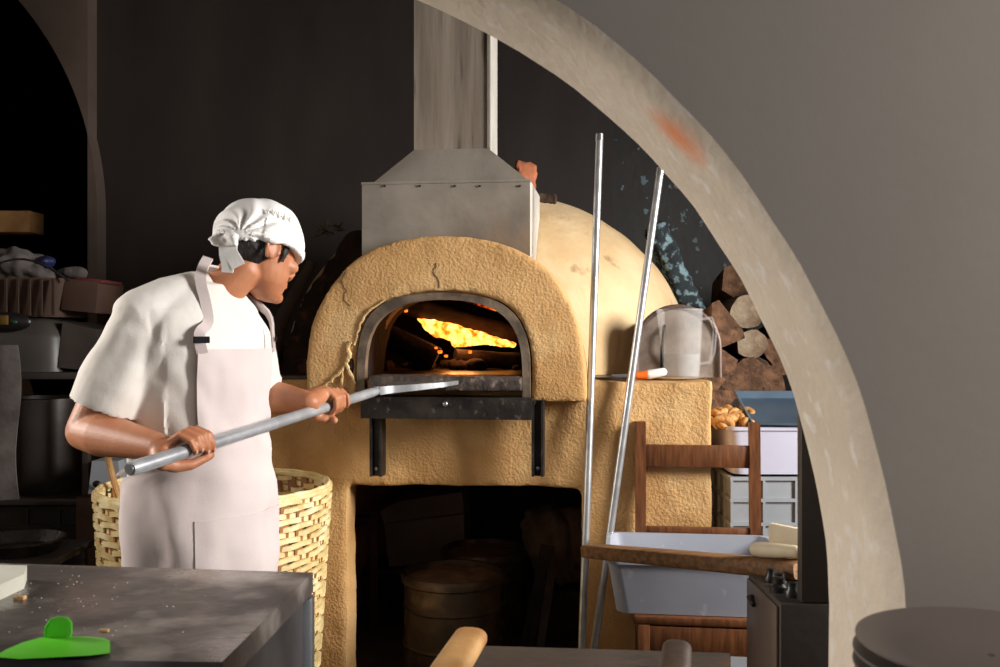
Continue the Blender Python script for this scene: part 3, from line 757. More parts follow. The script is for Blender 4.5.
# eyes, brows
for s in (-1,1):
    bm = NB(); ellipsoid(bm, HP(.0775,.030*s,.008), (hF*.0105, hR*.012, hU*.009), 14, 10); e = obj('eye', bm, M['eyew'], man)
    bm = NB(); ellipsoid(bm, HP(.0860,.030*s,.004), (hF*.003, hR*.005, hU*.005), 12, 8); obj('iris', bm, M['hair'], e)
    bm = NB(); tube(bm, [HP(.092,.014*s,.028), HP(.092,.030*s,.033), HP(.080,.046*s,.030)], [.003,.004,.002], n=8, rr=.6, round_end=True); obj('eyebrow', bm, M['hair'], man)
# hair: cap under the bandana plus sideburns
bm = NB()
rings = []
for i in range(6):
    u_ = -.052+.012*i
    k = math.sqrt(max(.05,1-((u_-.032)/.090)**2))
    rings.append(ring(HP(-.026,0,u_), hF, hR, .084*k, .079*k, 28))
loft(bm, rings)
for s in (-1,1):
    tube(bm, [HP(.024,.0735*s,.02), HP(.020,.0745*s,-.002), HP(.018,.0725*s,-.022)], [.013,.011,.006], n=12, rr=.45, round_end=True)
me = remesh(bm, .005, 2, lambda p,n: n*.0015*noise.noise(p*90)); make_ob('hair', me, M['hair'], man)
# t-shirt
sh = NB()
loft(sh, torso_rings(.84,1.425,22))
def sleeve(bm, S, E, t1, cd=None, r0=.080, r1=.078, ry=1.0, hollow=True):
    d = (E-S).normalized() if cd is None else cd; a, b_ = frame_from(E-S, ff); e = S.lerp(E, t1)
    st = [(-.02,.066),(.15,r0*.97),(.4,r0),(.7,r1),(1,r1)]
    rings = [ring(S.lerp(e, t), a, b_, r*ry, r, 26) for t, r in st]
    rings += [ring(e, a, b_, (r1-.007)*ry, r1-.007, 26), ring(S.lerp(e,.72), a, b_, (r1-.012)*ry, r1-.012, 26)]
    loft(bm, rings)
sleeve(sh, RS+V((-.0,0,-.006)), RE+V((.028,-.01,.0)), .80, r0=.078, r1=.090, ry=.95)
tube(sh, [RS+V((0,0,.002)), RS.lerp(V((-.772,2.485,1.395)),.5)+V((0,0,.004)), V((-.772,2.485,1.392))], [.070,.072,.068], n=22, round_end=True)
sleeve(sh, LS, LE, .84, r0=.074, r1=.070)
tube(sh, [LS+V((0,0,.002)), V((-.76,2.52,1.385))], [.068,.066], n=22, round_end=True)
AP = P(165,360,2.36)
def fold_shirt(p, n):
    d = V((0,0,0)); k = 0
    # creases radiating from the right armpit across the chest and hanging on the side
    q = p-AP; r = math.hypot(q.x, q.z)
    ang = math.atan2(q.z, q.x)
    if q.x > -.02:
        k += .0045*math.sin(ang*6+3.2*noise.noise(p*6))*min(1,max(0,r-.03)/.09)*math.exp(-r/.22)
    # diagonal slack folds at the waist
    w = max(0, 1-abs(p.z-1.0)/.16)
    k += .007*w*math.sin((p.z*46+p.x*26-p.y*10)+2.5*noise.noise(p*6))
    # sleeve folds
    if p.x < -.80 and p.z > 1.05:
        k += .004*math.sin((p.x*36-p.z*30)+3.0*noise.noise(p*7))*min(1,max(0,(1.36-p.z)/.1))
    k *= 1.35
    k += .0035*noise.noise(p*9)+.008*noise.noise(p*3.3)
    if p.z > 1.36: k *= .3
    cd = (p-RS).dot((RE-RS).normalized())/(RE-RS).length
    if p.x < -.80: k *= 1-.75*max(0,min(1,(cd-.35)/.3))*min(1,(-.80-p.x)/.08)
    return n*k
me = remesh(sh, .0065, 4, fold_shirt); tee = make_ob('t_shirt', me, M['shirt'], man)
# sleeve hem stitched band
def hemband(S, E, t1, r, ry, name):
    a, b_ = frame_from(E-S, ff); bm = NB()
    e0 = S.lerp(E, t1-.10); e1 = S.lerp(E, t1-.085)
    rg = [ring(e0,a,b_,(r+.0015)*ry,r+.0015,30), ring(e1,a,b_,(r+.0015)*ry,r+.0015,30), ring(e1,a,b_,(r-.004)*ry,r-.004,30), ring(e0,a,b_,(r-.004)*ry,r-.004,30)]
    loft(bm, rg, cap=False, loop=True); obj(name, bm, M['shirt'], tee)
# collar band
bm = NB(); cc = V((-.757,2.503,1.432)); tl = (hF*.0+V((.30,-.25,0))); 
rg = []
for i in range(40):
    t = 2*PI*i/40
    p = cc + ff*.072*math.cos(t) + lf*.078*math.sin(t) + UP*(-.030*max(0,math.cos(t)) + .006)
    rg.append(p)
rings = []
for i, p in enumerate(rg):
    tn = (rg[(i+1)%40]-rg[i-1]).normalized(); a, b_ = frame_from(tn)
    rings.append(ring(p, a, b_, .011, .0035, 8))
loft(bm, rings, cap=False, loop=True); obj('collar', bm, M['shirt'], tee)
# apron: bib + skirt
def sheet(name, zs, ph, off, m, parent, thick=.004, fold=None, nphi=40):
    """ph(z)->(phi0, phi1)"""
    bm = NB(); rows = []
    for s_ in (0, thick):
        R2 = []
        for z in zs:
            p0, p1 = ph(z); R2.append([tpt(z, p0+(p1-p0)*j/nphi, off+s_+(fold(z, p0+(p1-p0)*j/nphi) if fold else 0)) for j in range(nphi+1)])
        rows.append(R2)
    rings = [rows[0][i]+list(reversed(rows[1][i])) for i in range(len(zs))]
    loft(bm, rings)
    return obj(name, bm, m, parent)
def ffold(z, p):
    q = V((p*1.3, z*5, 0)); return .010*noise.noise(q*1.6)+.0035*noise.noise(q*4.5)+.004*math.exp(-((z-1.02)/.07)**2)*math.sin(z*75+p*2.6+3*noise.noise(q*1.2))+.004*math.exp(-((z-.62)/.3)**2)*math.sin(p*11+4*noise.noise(q))+.004*math.sin(p*7+z*9)*max(0,min(1,(1.0-z)/.2))+.010
apr = empty('apron', (0,0,0)); bpy.data.objects.remove(apr)
zs = [.50+.93*0+ (1.262-.50)*i/46 for i in range(47)]
D = math.radians
def ph(z):
    if z > 1.02:
        t = (z-1.02)/(1.262-1.02); return (D(-31+2*t), D(56-6*t))
    if z > .93:
        t = (z-.93)/.09; t = t*t*(3-2*t); return (D(-114+83*t), D(118-62*t))
    return (D(-114), D(118))
ap = sheet('apron', zs, ph, .008, M['apron'], man, .004, ffold)
# pocket on the skirt
sheet('pocket', [.70+.15*i/8 for i in range(9)], lambda z: (D(-40),D(44)), .0125, M['apron'], ap, .0022, ffold, 20)
# waist tie
bm = NB(); pts = [tpt(.955+.012*math.sin(t), t, .022) for t in [D(-120)-D(120)*i/20 for i in range(21)]]
tube(bm, pts, .006, n=8, rr=.4); obj('waist_tie', bm, M['apron'], ap)
# straps
def ribbon(name, pts, w, m, parent, nrm, th=.003):
    bm = NB(); rings = []
    P_ = []
    for i in range(len(pts)-1):
        for t in (0,.25,.5,.75):
            p0 = pts[max(i-1,0)]; p1 = pts[i]; p2 = pts[i+1]; p3 = pts[min(i+2,len(pts)-1)]
            P_.append(.5*((2*p1)+(p2-p0)*t+(2*p0-5*p1+4*p2-p3)*t*t+(3*p1-p0-3*p2+p3)*t**3))
    P_.append(pts[-1])
    for i, p in enumerate(P_):
        d = (P_[min(i+1,len(P_)-1)]-P_[max(i-1,0)]).normalized(); n_ = (p-nrm); n_.z *= .3; n_ = (n_-d*n_.dot(d)).normalized(); s_ = d.cross(n_).normalized()
        rings.append([p-s_*w-n_*th, p+s_*w-n_*th, p+s_*w+n_*th, p-s_*w+n_*th])
    loft(bm, rings); return obj(name, bm, m, parent, bevel=.001)
axis = V((-.765,2.505,1.3))
b0 = tpt(1.252, D(-26), .022); b1 = tpt(1.252, D(46), .022)
nk = HP(-.07,0,-.075)
st = ribbon('neck_strap', [b0, tpt(1.30,D(-28),.022), P(208,322,2.375), P(205,300,2.385), P(201,284,2.40), P(202,270,2.43), P(208,258,2.47)], .013, M['apron'], ap, axis)
ribbon('neck_strap', [b1, tpt(1.29,D(46),.020), tpt(1.355,D(54),.020), V((-.705,2.585,1.415)), HP(-.08,-.05,-.075), HP(-.104,-.012,-.068)], .013, M['apron'], ap, axis)
for ph_ in (-27, 46):
    bm = NB(); c = tpt(1.285, D(ph_), .027); n_ = (tpt(1.285,D(ph_),.1)-tpt(1.285,D(ph_),0)).normalized(); s_ = n_.cross(UP).normalized()
    R = Matrix((s_, n_, UP)).transposed(); box(bm, c, (.034,.006,.012), R); obj('buckle', bm, M['buckle'], ap, bevel=.002)
# trousers
bm = NB()
loft(bm, torso_rings(.70,.93,8,-.008))
for hip,knee,ank,s in legs:
    tube(bm, [hip+V((0,0,-.05)), hip.lerp(knee,.5), knee, knee.lerp(ank,.5), ank+V((0,0,.01))], [.098,.088,.072,.066,.062], n=22)
me = remesh(bm, .010, 3, lambda p,n: n*.004*noise.noise(p*8)); make_ob('trousers', me, M['trousers'], man)
for hip,knee,ank,s in legs:
    bm = NB(); d = ff; a = V((ank.x,ank.y,0))
    rings = [ring(a+d*t+UP*(h/2), UP, lf, h/2, w_, 16, 3) for t,h,w_ in ((-.085,.05,.028),(-.07,.09,.036),(-.02,.10,.04),(.05,.085,.044),(.11,.06,.046),(.16,.045,.038),(.18,.03,.022))]
    loft(bm, rings); obj('shoe', bm, M['shoe'], man)
# bandana
bm = NB()
BC = HP(.000,0,.036)
def band_pt(t, ph):
    # t around (0 = front), ph 0 rim .. pi/2 crown
    rf = .112 if math.cos(t) > 0 else .116
    x = rf*math.cos(t)*math.cos(ph)**.85; y = .094*math.sin(t)*math.cos(ph)**.85; z = .092*math.sin(ph)
    return BC + hF*x + hR*y + hU*z
def rim_u(t):   # rim lower at the front, higher over the ears and at the nape
    return -.030+.012*(abs(math.sin(t))**3) - .012*max(0,-math.cos(t))
NT = 56; rings = []
for k_, (off, du) in enumerate(((-.010,.004),(-.004,-.004),(.001,0))):
    rings.append([band_pt(2*PI*j/NT, 0)+hU*(rim_u(2*PI*j/NT)+du) - (band_pt(2*PI*j/NT,0)-BC)*(-off/.1) for j in range(NT)])
for i in range(0,19):
    ph_ = (PI/2)*i/18*.985
    rings.append([band_pt(2*PI*j/NT, ph_)+hU*(rim_u(2*PI*j/NT)*(1-i/18)*(0.35 if i else .5)) for j in range(NT)])
loft(bm, rings)
def fold_band(p, n):
    q = p-H; f, r, u = q.dot(hF), q.dot(hR), q.dot(hU)
    k_ = 0
    back = V((-.11, 0, .0)); df, du = f+.12, u-.01
    ang = math.atan2(du, df); rad = math.hypot(df, du)
    k_ += .0045*math.sin(ang*16+1.8*noise.noise(q*14))*max(0,1-rad/.20)*min(1,rad/.04)*1.3
    # forehead band edge
    k_ += .004*(1 if u+.28*(f-.02) < .048 else 0)*(1 if f > -.07 else 0)
    k_ += .003*noise.noise(q*22)
    return n*k_
me = remesh(bm, .0045, 2, fold_band)
# soften
ban = make_ob('bandana', me, M['bandana'], man)
# knot and tails at the nape
K0 = HP(-.122, .030, -.012)
bm = NB()
ellipsoid(bm, K0, (hF*.016, hR*.016, hU*.015), 14, 10)
tube(bm, [K0, K0+V((.016,-.012,.010)), K0+V((.030,-.016,.004)), K0+V((.030,-.014,-.010)), K0+V((.012,-.01,-.012))], [.010,.013,.014,.012,.008], n=12, round_end=True)
tube(bm, [K0, K0+V((-.016,-.006,.010)), K0+V((-.028,-.006,.0)), K0+V((-.016,-.006,-.012))], [.009,.013,.013,.008], n=12, round_end=True)
me = remesh(bm, .0035, 2, lambda p,n: n*.003*noise.noise(p*70)); make_ob('knot', me, M['bandana'], ban)
for dx, ln, w_ in ((.004,.075,.014),(.018,.060,.017)):
    a = K0+V((dx,-.006,-.008))
    ribbon('tail', [a, a+V((.002,-.008,-ln*.4)), a+V((.006+dx*.4,-.006,-ln*.75)), a+V((.003+dx,-.004,-ln))], w_, M['bandana'], ban, a+V((0,.1,0)), .0025)
# embroidery on the bandana: short run of raised white stitches
bm = NB()
for i in range(9):
    t = .25+1.0*i/10
    c = band_pt(PI*.5-.62+.085*i if False else PI*.66-.075*i, .46-.0*i)
    d = (c-BC).normalized(); c = c+d*.0025
    tube(bm, [c+hU*.006, c-hU*.006+hF*.003*(1 if i%2 else -1)], .0016, n=6, round_end=True)
obj('embroidery', bm, M['white'], ban)

# ------------------------------------------------------------ baskets
def weave_basket(c, r0, r1, h, rows, stakes, name, cat_label, mw, ms):
    root = empty(name, c)
    cx_, cy_ = c[0], c[1]
    bm = NB(); n = stakes*6
    for k in range(rows):
        z = .02+(h-.04)*k/(rows-1); r = r0+(r1-r0)*(z/h); hh = (h/rows)*.43; ph_ = (k%2)*PI
        rg = []
        for j in range(n):
            t = 2*PI*j/n; w3 = math.cos(stakes/3*t+k*2*PI/3*1.0); q = r+.0085*max(-1,min(1,(w3+.55)*1.9))+random.uniform(-.0008,.0008)
            zz = z+.0035*math.sin(stakes/3*t+k*2*PI/3+1.0)+.002*noise.noise(V((t*3,k,0)))
            e = V((math.cos(t), math.sin(t), 0)); p = V((cx_,cy_,c[2]+zz))+e*q
            rg.append([p-e*.003-UP*hh, p+e*.0035-UP*hh*.8, p+e*.0035+UP*hh*.8, p-e*.003+UP*hh])
        loft(bm, rg, cap=False, loop=True)
    obj('woven_wall', bm, mw, root)
    bm = NB()
    for k in range(stakes):
        t = 2*PI*k/stakes; e = V((math.cos(t), math.sin(t),0)); s_ = V((-e.y,e.x,0)); w_ = r1*2*PI/stakes*.26
        a = V(c)+e*r0+UP*.01; b_ = V(c)+e*r1+UP*(h-.005)
        loft(bm, [[q-s_*w_-e*.002, q+s_*w_-e*.002, q+s_*w_+e*.002, q-s_*w_+e*.002] for q in (a,b_)])
    obj('stakes', bm, ms, root)
    bm = NB()
    for k, (dr, dz) in enumerate(((.0,0),(.006,-.008),(-.006,-.008))):
        pts = [V((cx_+(r1+dr)*math.cos(t), cy_+(r1+dr)*math.sin(t), c[2]+h+dz+.0012*math.sin(t*20+k*2))) for t in [2*PI*i/80 for i in range(80)]]
        rings = []
        for i, p in enumerate(pts):
            tn = (pts[(i+1)%80]-pts[i-1]).normalized(); a, b_ = frame_from(tn); rings.append(ring(p,a,b_,.0075,.0055,8))
        loft(bm, rings, cap=False, loop=True)
    obj('rim', bm, mw, root)
    bm = NB(); lathe(bm, [(r0-.002,0),(r0-.002,.012),(.01,.012),(.01,0)], c, 40); obj('bottom', bm, ms, root)
    tag(root, cat_label, 'basket'); return root
BY = 3.0
bc = P(216,485,BY); rad = (330-104)/2/FPX*BY*.985
weave_basket((bc.x,BY,0), rad*.84, rad, bc.z, 44, 36, 'wicker_basket', 'tall round pale wicker basket standing behind the baker against the oven', M['wicker'], M['wicker_dk'])

# ------------------------------------------------------------ work table in front left
TZ = .88
c_br = P(313,572.5,0.42*FPX/239); c_fr = P(222,662,0.42*FPX/328.5)
c_bl = P(-240,556,.42*FPX/222.5); c_fl = P(-330,655,.42*FPX/321.5)
for c in (c_br,c_fr,c_bl,c_fl): c.z = TZ
tab = empty('work_table', (-.75,1.45,0)); tag(tab, 'floured dark steel-topped work table in the left foreground', 'table')
bm = NB(); q = [c_fl,c_fr,c_br,c_bl]; loft(bm, [[p-UP*.035 for p in q], list(q)]); obj('tabletop', bm, M['slate'], tab, bevel=.004)
cc_ = sum(q, V((0,0,0)))/4
ins = [cc_+(p-cc_)*.975 for p in q]
bm = NB(); loft(bm, [[p-UP*.80 for p in ins],[p-UP*.036 for p in ins]]); obj('body', bm, M['tableside'], tab, bevel=.004)
for p in ins:
    a = cc_+(p-cc_)*.99; bm = NB(); box(bm, (a.x,a.y,(TZ-.04)/2), (.035,.035,TZ-.04)); obj('leg', bm, M['steel'], tab, bevel=.004)
# flour dusting: thin crumbs, one countless scatter
bm = NB()
for i in range(70):
    px = random.gauss(70,70); py = random.uniform(566,640)
    if px < -60 or px > 210: continue
    Y = .42*FPX/(py-333.5); p = P(px,py,Y); s = random.uniform(.0004,.0012)
    ellipsoid(bm, (p.x,p.y,TZ+s*.3), (V((s,0,0)), V((0,s,0)), UP*s*.6), 6, 4)
f_ = obj('flour_crumbs', bm, M['flour']); tag(f_, 'scattered flour specks on the steel table top', 'flour', kind='stuff')
for i,(px,py,s) in enumerate(((20,599,.0065),(104,632,.005))):
    Y = .42*FPX/(py-333.5); p = P(px,py,Y); c = rock('dough_crumb', (p.x,p.y,TZ+s*.35), (s*2.6,s*1.6,s*.9), M['crumb'], vox=.0012); tag(c, ('orange-brown crumb at the left of the table top','small pale crumb behind the green scraper')[i], 'crumb')
# white board corner at the left edge
pb = P(0,556,.42*FPX/232); 
bm = NB(); 
pts = [P(28,549,1.62), P(22,566,1.56), P(-60,598,1.36), P(-140,590,1.42), P(-60,545,1.62)]
zz = TZ+.018
q = [V((p.x,p.y,0)) for p in (P(27,562,1.66), P(24,573,1.60), P(-40,600,1.43), P(-190,596,1.46), P(-120,556,1.69))]
loft(bm, [[V((p.x,p.y,TZ)) for p in q],[V((p.x,p.y,TZ+.024)) for p in q]])
o = obj('cutting_board', bm, M['pale_board'], None, bevel=.006, seg=3); tag(o, 'pale plastic board with rounded corner on the table at the left edge', 'cutting board')
# green dough scraper
sc = empty('dough_scraper', tuple(V((P(60,645,.42*FPX/(645-333.5)).x, 1.33, TZ)))); tag(sc, 'bright green plastic dough scraper lying on the table', 'scraper')
def TP(px, py, z=0):
    Y = (CAMZ-TZ-z)*FPX/(py-333.5); return P(px,py,Y)
out = [(-6,657),(6,650),(22,643),(40,638),(62,636.5),(85,637),(104,638.5),(110,641),(110,653),(90,655.5),(50,657.5),(20,659)]
bm = NB(); loft(bm, [[TP(a,b)+UP*.0005 for a,b in out],[TP(a,b,.009) for a,b in out]])
obj('blade', bm, M['green'], sc, bevel=.0015)
gr = [(46,641),(47,628),(51,621),(59,619.5),(66,620),(69.5,623.5),(69,632),(66,641)]
bm = NB()
A0 = [TP(a,645)+UP*0 for a,b in gr]
base_Y = TP(57,643).y
def gp(px, py, dy): return P(px,py,base_Y+dy)
loft(bm, [[gp(a,b,-.006) for a,b in gr],[gp(a,b,.006) for a,b in gr]])
g = obj('grip', bm, M['green'], sc, bevel=.002)
rp = [(45,640),(46,627),(51,619.5),(59,617.5),(67,618.5),(71,622.5),(71,632),(68,640)]
bm = NB(); tube(bm, [gp(a,b,0) for a,b in rp], .0018, n=8, rr=1.0, round_end=True); obj('grip_rim', bm, M['green'], sc)

# ------------------------------------------------------------ leaning poles
def pole(name, foot, p1, ztop, r, label):
    foot = V(foot); d = (p1-foot); top = foot+d*((ztop-foot.z)/d.z)
    root = empty(name, tuple(foot)); dd = d.normalized()
    bm = NB(); tube(bm, [foot+dd*.004, top], r, n=20); obj('shaft', bm, M['alu'], root)
    bm = NB(); tube(bm, [top-dd*.02, top+dd*.004], r*1.1, n=20); obj('end_cap', bm, M['steel'], root)
    tag(root, label, 'pole', 'metal peel handles leaning on the oven'); return root
def plane_pt(px, py, v): u,z = ou(px,py,v); return L(u,v,z)
f1 = P(578.5,333.5+1.3/3.06*FPX,3.06); f1.z = 0
p1 = plane_pt(591,385,VB-.03)
pole('peel_handle', f1, p1, 1.972, .0125, 'near-vertical bright metal pole leaning on the oven, left of the two')
f2 = P(581,333.5+1.3/3.10*FPX,3.10); f2.z = 0
p2 = plane_pt(631.5,378,VB-.03)
pole('peel_handle', f2, p2, 1.845, .0125, 'slanting bright metal pole leaning on the oven, right of the two')

# ------------------------------------------------------------ things on the ledge
JY = 3.36
jc = P(682,377,JY)
jug = empty('plastic_jug', (jc.x,JY,BT+.003)); tag(jug, 'clear plastic measuring jug half full of water on the oven ledge', 'jug')
JZ = BT+.003
rb, rt_, jh = .058, .072, .238
bm = NB(); prof = [(.004,0),(rb,0),(rb+.002,.012),(rb+.004,.03),(rt_,jh),(rt_-.003,jh),(rb+.001,.03),(rb-.002,.008),(.004,.008)]
lathe(bm, prof, (jc.x,JY,JZ), 48, close=True)
for v in bm.verts:   # spout on the left
    t = math.atan2(v.co.y-JY, v.co.x-jc.x); k_ = max(0,(v.co.z-JZ-jh+.035)/.035)
    if abs(abs(t)-PI) < .35: v.co.x -= .018*k_*(1-abs(abs(t)-PI)/.35)
obj('jug_wall', bm, M['clear'], jug)
bm = NB(); pts = [V((jc.x+rt_+.0-.004,JY,JZ+.205)), V((jc.x+.10,JY,JZ+.208)), V((jc.x+.115,JY,JZ+.17)), V((jc.x+.108,JY,JZ+.09)), V((jc.x+.095,JY,JZ+.055)), V((jc.x+.058,JY,JZ+.05))]
tube(bm, pts, [.007,.008,.008,.008,.007,.006], n=12, rr=1.4); obj('handle', bm, M['clear'], jug)
bm = NB(); lathe(bm, [(.003,.009),(rb-.0035,.009),(rb,.03),(rb+.0035,.085),(.003,.085)], (jc.x,JY,JZ), 40); obj('water', bm, M['water'], jug)
bm = NB(); pts = [V((jc.x+(rt_)*math.cos(t),JY+(rt_)*math.sin(t),JZ+jh)) for t in [2*PI*i/48 for i in range(48)]]
rings = []
for i,p in enumerate(pts):
    t = 2*PI*i/48; q_ = p.copy(); 
    if abs(t-PI) < .35: q_.x -= .018*(1-abs(t-PI)/.35)
    rings.append(ring(q_, V((math.cos(t),math.sin(t),0)), UP, .0028,.0028,8))
loft(bm, rings, cap=False, loop=True); obj('rim', bm, M['clear'], jug)
# oven door: arch-shaped metal lid leaning behind the jug
def arch_outline(w, h, n=20):
    return [(-w,0)]+[(-w*math.cos(PI*i/n), h-w+ w*math.sin(PI*i/n)) for i in range(n+1)]+[(w,0)]
dr = empty('oven_door', tuple(L(ou(680,377,.36)[0],.36,BT)), -TH); tag(dr, 'arch-shaped pale metal oven door standing behind the jug', 'oven door')
cu_, _ = ou(677.5,375,.30)
def dpt(u,z,v): return L(cu_+u, .275+v+z*.10, BT+.006+z)
w_, h_ = .146, .250
bm = NB(); prism(bm, arch_outline(w_,h_), lambda u,z,s: dpt(u,z,s*.012)); obj('panel', bm, M['oxide'], dr, bevel=.002)
bm = NB(); pts = [dpt(u,z,-.003) for u,z in arch_outline(w_-.004,h_-.004)]; tube(bm, pts, .009, n=10); obj('rim', bm, mat('brown_rim_metal', srgb(120,98,88), srgb(90,72,64), .5, metal=.3), dr)
bm = NB(); pts = [dpt(-.055,.03,-.004),dpt(-.055,.10,-.024),dpt(-.05,.15,-.024),dpt(-.045,.18,-.004)]; tube(bm, pts, .006, n=8); obj('handle', bm, M['iron'], dr)
# dark block between dome and door
o = rock('stone_block', L(ou(652,365,.42)[0],.42,BT+.105), (.09,.09,.20), M['bark'], k=.08); tag(o, 'dark brown block standing on the ledge between dome and oven door', 'block')
# knife-like scraper: grey blade, orange collar, white handle
kn = empty('utility_knife', tuple(plane_pt(640,378,.16))); tag(kn, 'small knife with white and orange handle lying on the oven ledge', 'knife')
kz = BT+.016
ka = P(612,381,3.30); kb = P(636,377,3.30); kc = P(649,374.5,3.30); kd = P(663,372,3.30)
for p in (ka,kb,kc,kd): p.z = max(p.z, kz)
bm = NB(); loft(bm, [[ka+V((0,-.004,-.003)),ka+V((0,.004,-.003)),ka+V((0,.004,.003)),ka+V((0,-.004,.003))],[kb+V((0,-.006,-.007)),kb+V((0,.004,-.007)),kb+V((0,.004,.007)),kb+V((0,-.006,.007))]]); obj('blade', bm, M['steel'], kn)
bm = NB(); tube(bm, [kb,kc], [.011,.015], n=14); obj('collar', bm, M['orange'], kn)
bm = NB(); tube(bm, [kc,kd], [.016,.014], n=14, round_end=True); obj('handle', bm, M['white'], kn)
bm = NB(); tube(bm, [P(603,381,3.27),P(613,377.5,3.33),P(626,375.5,3.36)], .004, n=8); o = obj('metal_rod', bm, M['iron']); tag(o, 'thin dark metal rod behind the knife on the ledge', 'rod')
# moss / dry twigs on the left of the oven
bm = NB()
for i in range(26):
    a = P(random.uniform(318,340), random.uniform(224,236), 4.3); tube(bm, [a, a+V((random.uniform(-.04,.04), random.uniform(-.02,.02), random.uniform(-.02,.04)))], .003, n=5)
o = obj('dry_twigs', bm, M['moss']); tag(o, 'dry yellowish twigs on the dark bark left of the hood', 'twigs', kind='stuff')
# bark heap on the left of the dome
hp_ = [ou(a,b,.36) for a,b in ((272,383),(284,340),(302,292),(320,255),(338,228),(356,222),(372,240),(372,383))]
bm = NB(); prism(bm, hp_, lambda u,z,s: L(u, .36+(z-BT)*.25 if s==0 else .60+(z-BT)*.1, z))
me = remesh(bm, .012, 4, lambda p,n: n*(.020*noise.noise(p*9)+.010*noise.noise(p*24)))
o = make_ob('bark_heap', me, mat('dark_bark_heap', srgb(58,40,28), srgb(34,24,18), .97, scale=18, bump=1, bscale=40, c3=srgb(92,58,38), c3scale=14, c3lo=.6, c3hi=.68)); tag(o, 'dark rough bark heap against the left side of the dome behind the arch', 'firewood')
o = log('firewood_log', plane_pt(262,385,.50), plane_pt(300,385,.75), .055, m=(M['bark'],M['cut'])); o.location.z = BT+.005; tag(o, 'dark log lying on the oven ledge at the left behind the arch', 'firewood')
bm = NB(); a = plane_pt(312,262,.42); b_ = plane_pt(264,378,.30)
tube(bm, [a,a.lerp(b_,.5)+V((-.02,0,.01)),b_], [.020,.028,.032], n=12, rr=.5); o = obj('leaning_plank', bm, M['wood_hd']); tag(o, 'brown plank leaning against the dome between baker and arch', 'plank')

# ------------------------------------------------------------ firewood stack on the right
def round_log(px, py, r_px, Y, ln=.5, split=False, rot=0, name='firewood_log', tilt=(0,0)):
    r = r_px/FPX*Y; a = P(px,py,Y); b = a+V((.05+tilt[0], ln, tilt[1]))
    return log(name, a, b, r, m=(M['bark'],M['cut2'] if r_px in (15,17) else M['cut']), knob=.08, split=split)
logs = [
 (752,344,15,4.15,'round cut log end with pale lichen spot, in the middle of the woodpile',False),
 (748,312,17,4.2,'round log end half hidden by the arch near the top of the woodpile',False),
 (754,390,31,4.12,'large rough log end just above the blue-grey tray',False),
 (722,405,16,4.0,'small dark log behind the tan baked pieces',False),
 (790,350,24,4.3,'log behind the arch edge right of the pale-spotted one',False),
 (800,300,26,4.35,'log hidden mostly by the arch at the right of the pile',False),
]
for px,py,r,Y,lab,spl in logs:
    o = round_log(px,py,r,Y,split=spl); tag(o, lab, 'log', 'firewood stacked right of the oven')
def split_log(poly, Y, label, dx=.12, dz=-.05):
    bm = NB(); A_ = [P(a,b,Y) for a,b in poly]; B_ = [p+V((dx,.48,dz)) for p in A_]
    rings = [A_] + [[p.lerp(q,t)+V((random.uniform(-.004,.004),0,random.uniform(-.004,.004))) for p,q in zip(A_,B_)] for t in (.25,.5,.75)] + [B_]
    loft(bm, rings); o = obj('split_log', bm, M['cut'], None, bevel=.006); tag(o, label, 'log', 'firewood stacked right of the oven')
split_log([(712,303),(719,300),(743,330),(745,338),(716,350),(711,340)], 4.10, 'split triangular log beside the oven door, above the reddish log', dx=.05)
split_log([(696,392),(697,368),(716,345),(738,360),(736,366),(712,398)], 4.02, 'reddish split log below the jug handle', dx=.05)
split_log([(724,268),(738,262),(752,285),(738,300),(722,290)], 4.6, 'dark split log at the top of the woodpile against the speckled wall', dx=.05)
# support under the pile: more logs, darker, down to the floor
for k in range(6):
    for j in range(4):
        Y = 4.1+random.uniform(-.02,.05)
        x = .98+.215*j+.10*(k%2); z = .10+.155*k
        o = log('firewood_log', (x,Y,z), (x+.03,Y+.5,z), .095, m=(M['bark'],M['cut']), knob=.06)
        tag(o, 'bark-covered log in the lower rows of the woodpile behind the crates', 'log', 'lower firewood rows behind the crates')
bm = NB(); a = P(662,232,4.5); b_ = P(690,318,4.5)
o = rock('mossy_slab', a.lerp(b_,.5), (.10,.16,.50), M['lichen'], k=.15, R=Matrix.Rotation(-.42,3,'Y')); tag(o, 'speckled blue-grey slab leaning behind the right shoulder of the dome', 'slab')
bm.free()

# ------------------------------------------------------------ crates, tub, tray right of oven
def crate(c, w, d, h, m, lattice=False):
    root = empty('plastic_crate', c); t = .006
    bm = NB(); x0,y0,z0 = c
    box(bm, (x0,y0,z0+.004), (w-.02,d-.02,.008))
    for s in (-1,1):
        box(bm, (x0,y0+s*(d/2-.012),z0+h/2), (w-.02,t,h-.004)); box(bm, (x0+s*(w/2-.012),y0,z0+h/2), (t,d-.03,h-.004))
    obj('shell', bm, m, root)
    bm = NB()
    for s in (-1,1):
        for zz in (.012,h*.36,h*.68,h-.008):
            box(bm, (x0,y0+s*(d/2-.005),z0+zz), (w,.012,.012)); box(bm, (x0+s*(w/2-.005),y0,z0+zz), (.012,d-.02,.012))
        k = max(3,int(w/.11))
        for i in range(k+1):
            xx = -w/2+.006+(w-.012)*i/k; box(bm, (x0+xx,y0+s*(d/2-.005),z0+h/2), (.009,.0118,h-.012))
        for i in range(1,4):
            yy = -d/2+d*i/4; box(bm, (x0+s*(w/2-.005),y0+yy,z0+h/2), (.0118,.009,h-.012))
    obj('ribs', bm, m, root)
    return root
CY = 3.62; cz0 = P(0,524+48,CY).z
ccx = 1.10
zt_ = P(0,476,3.42).z
hcr = (zt_)/3
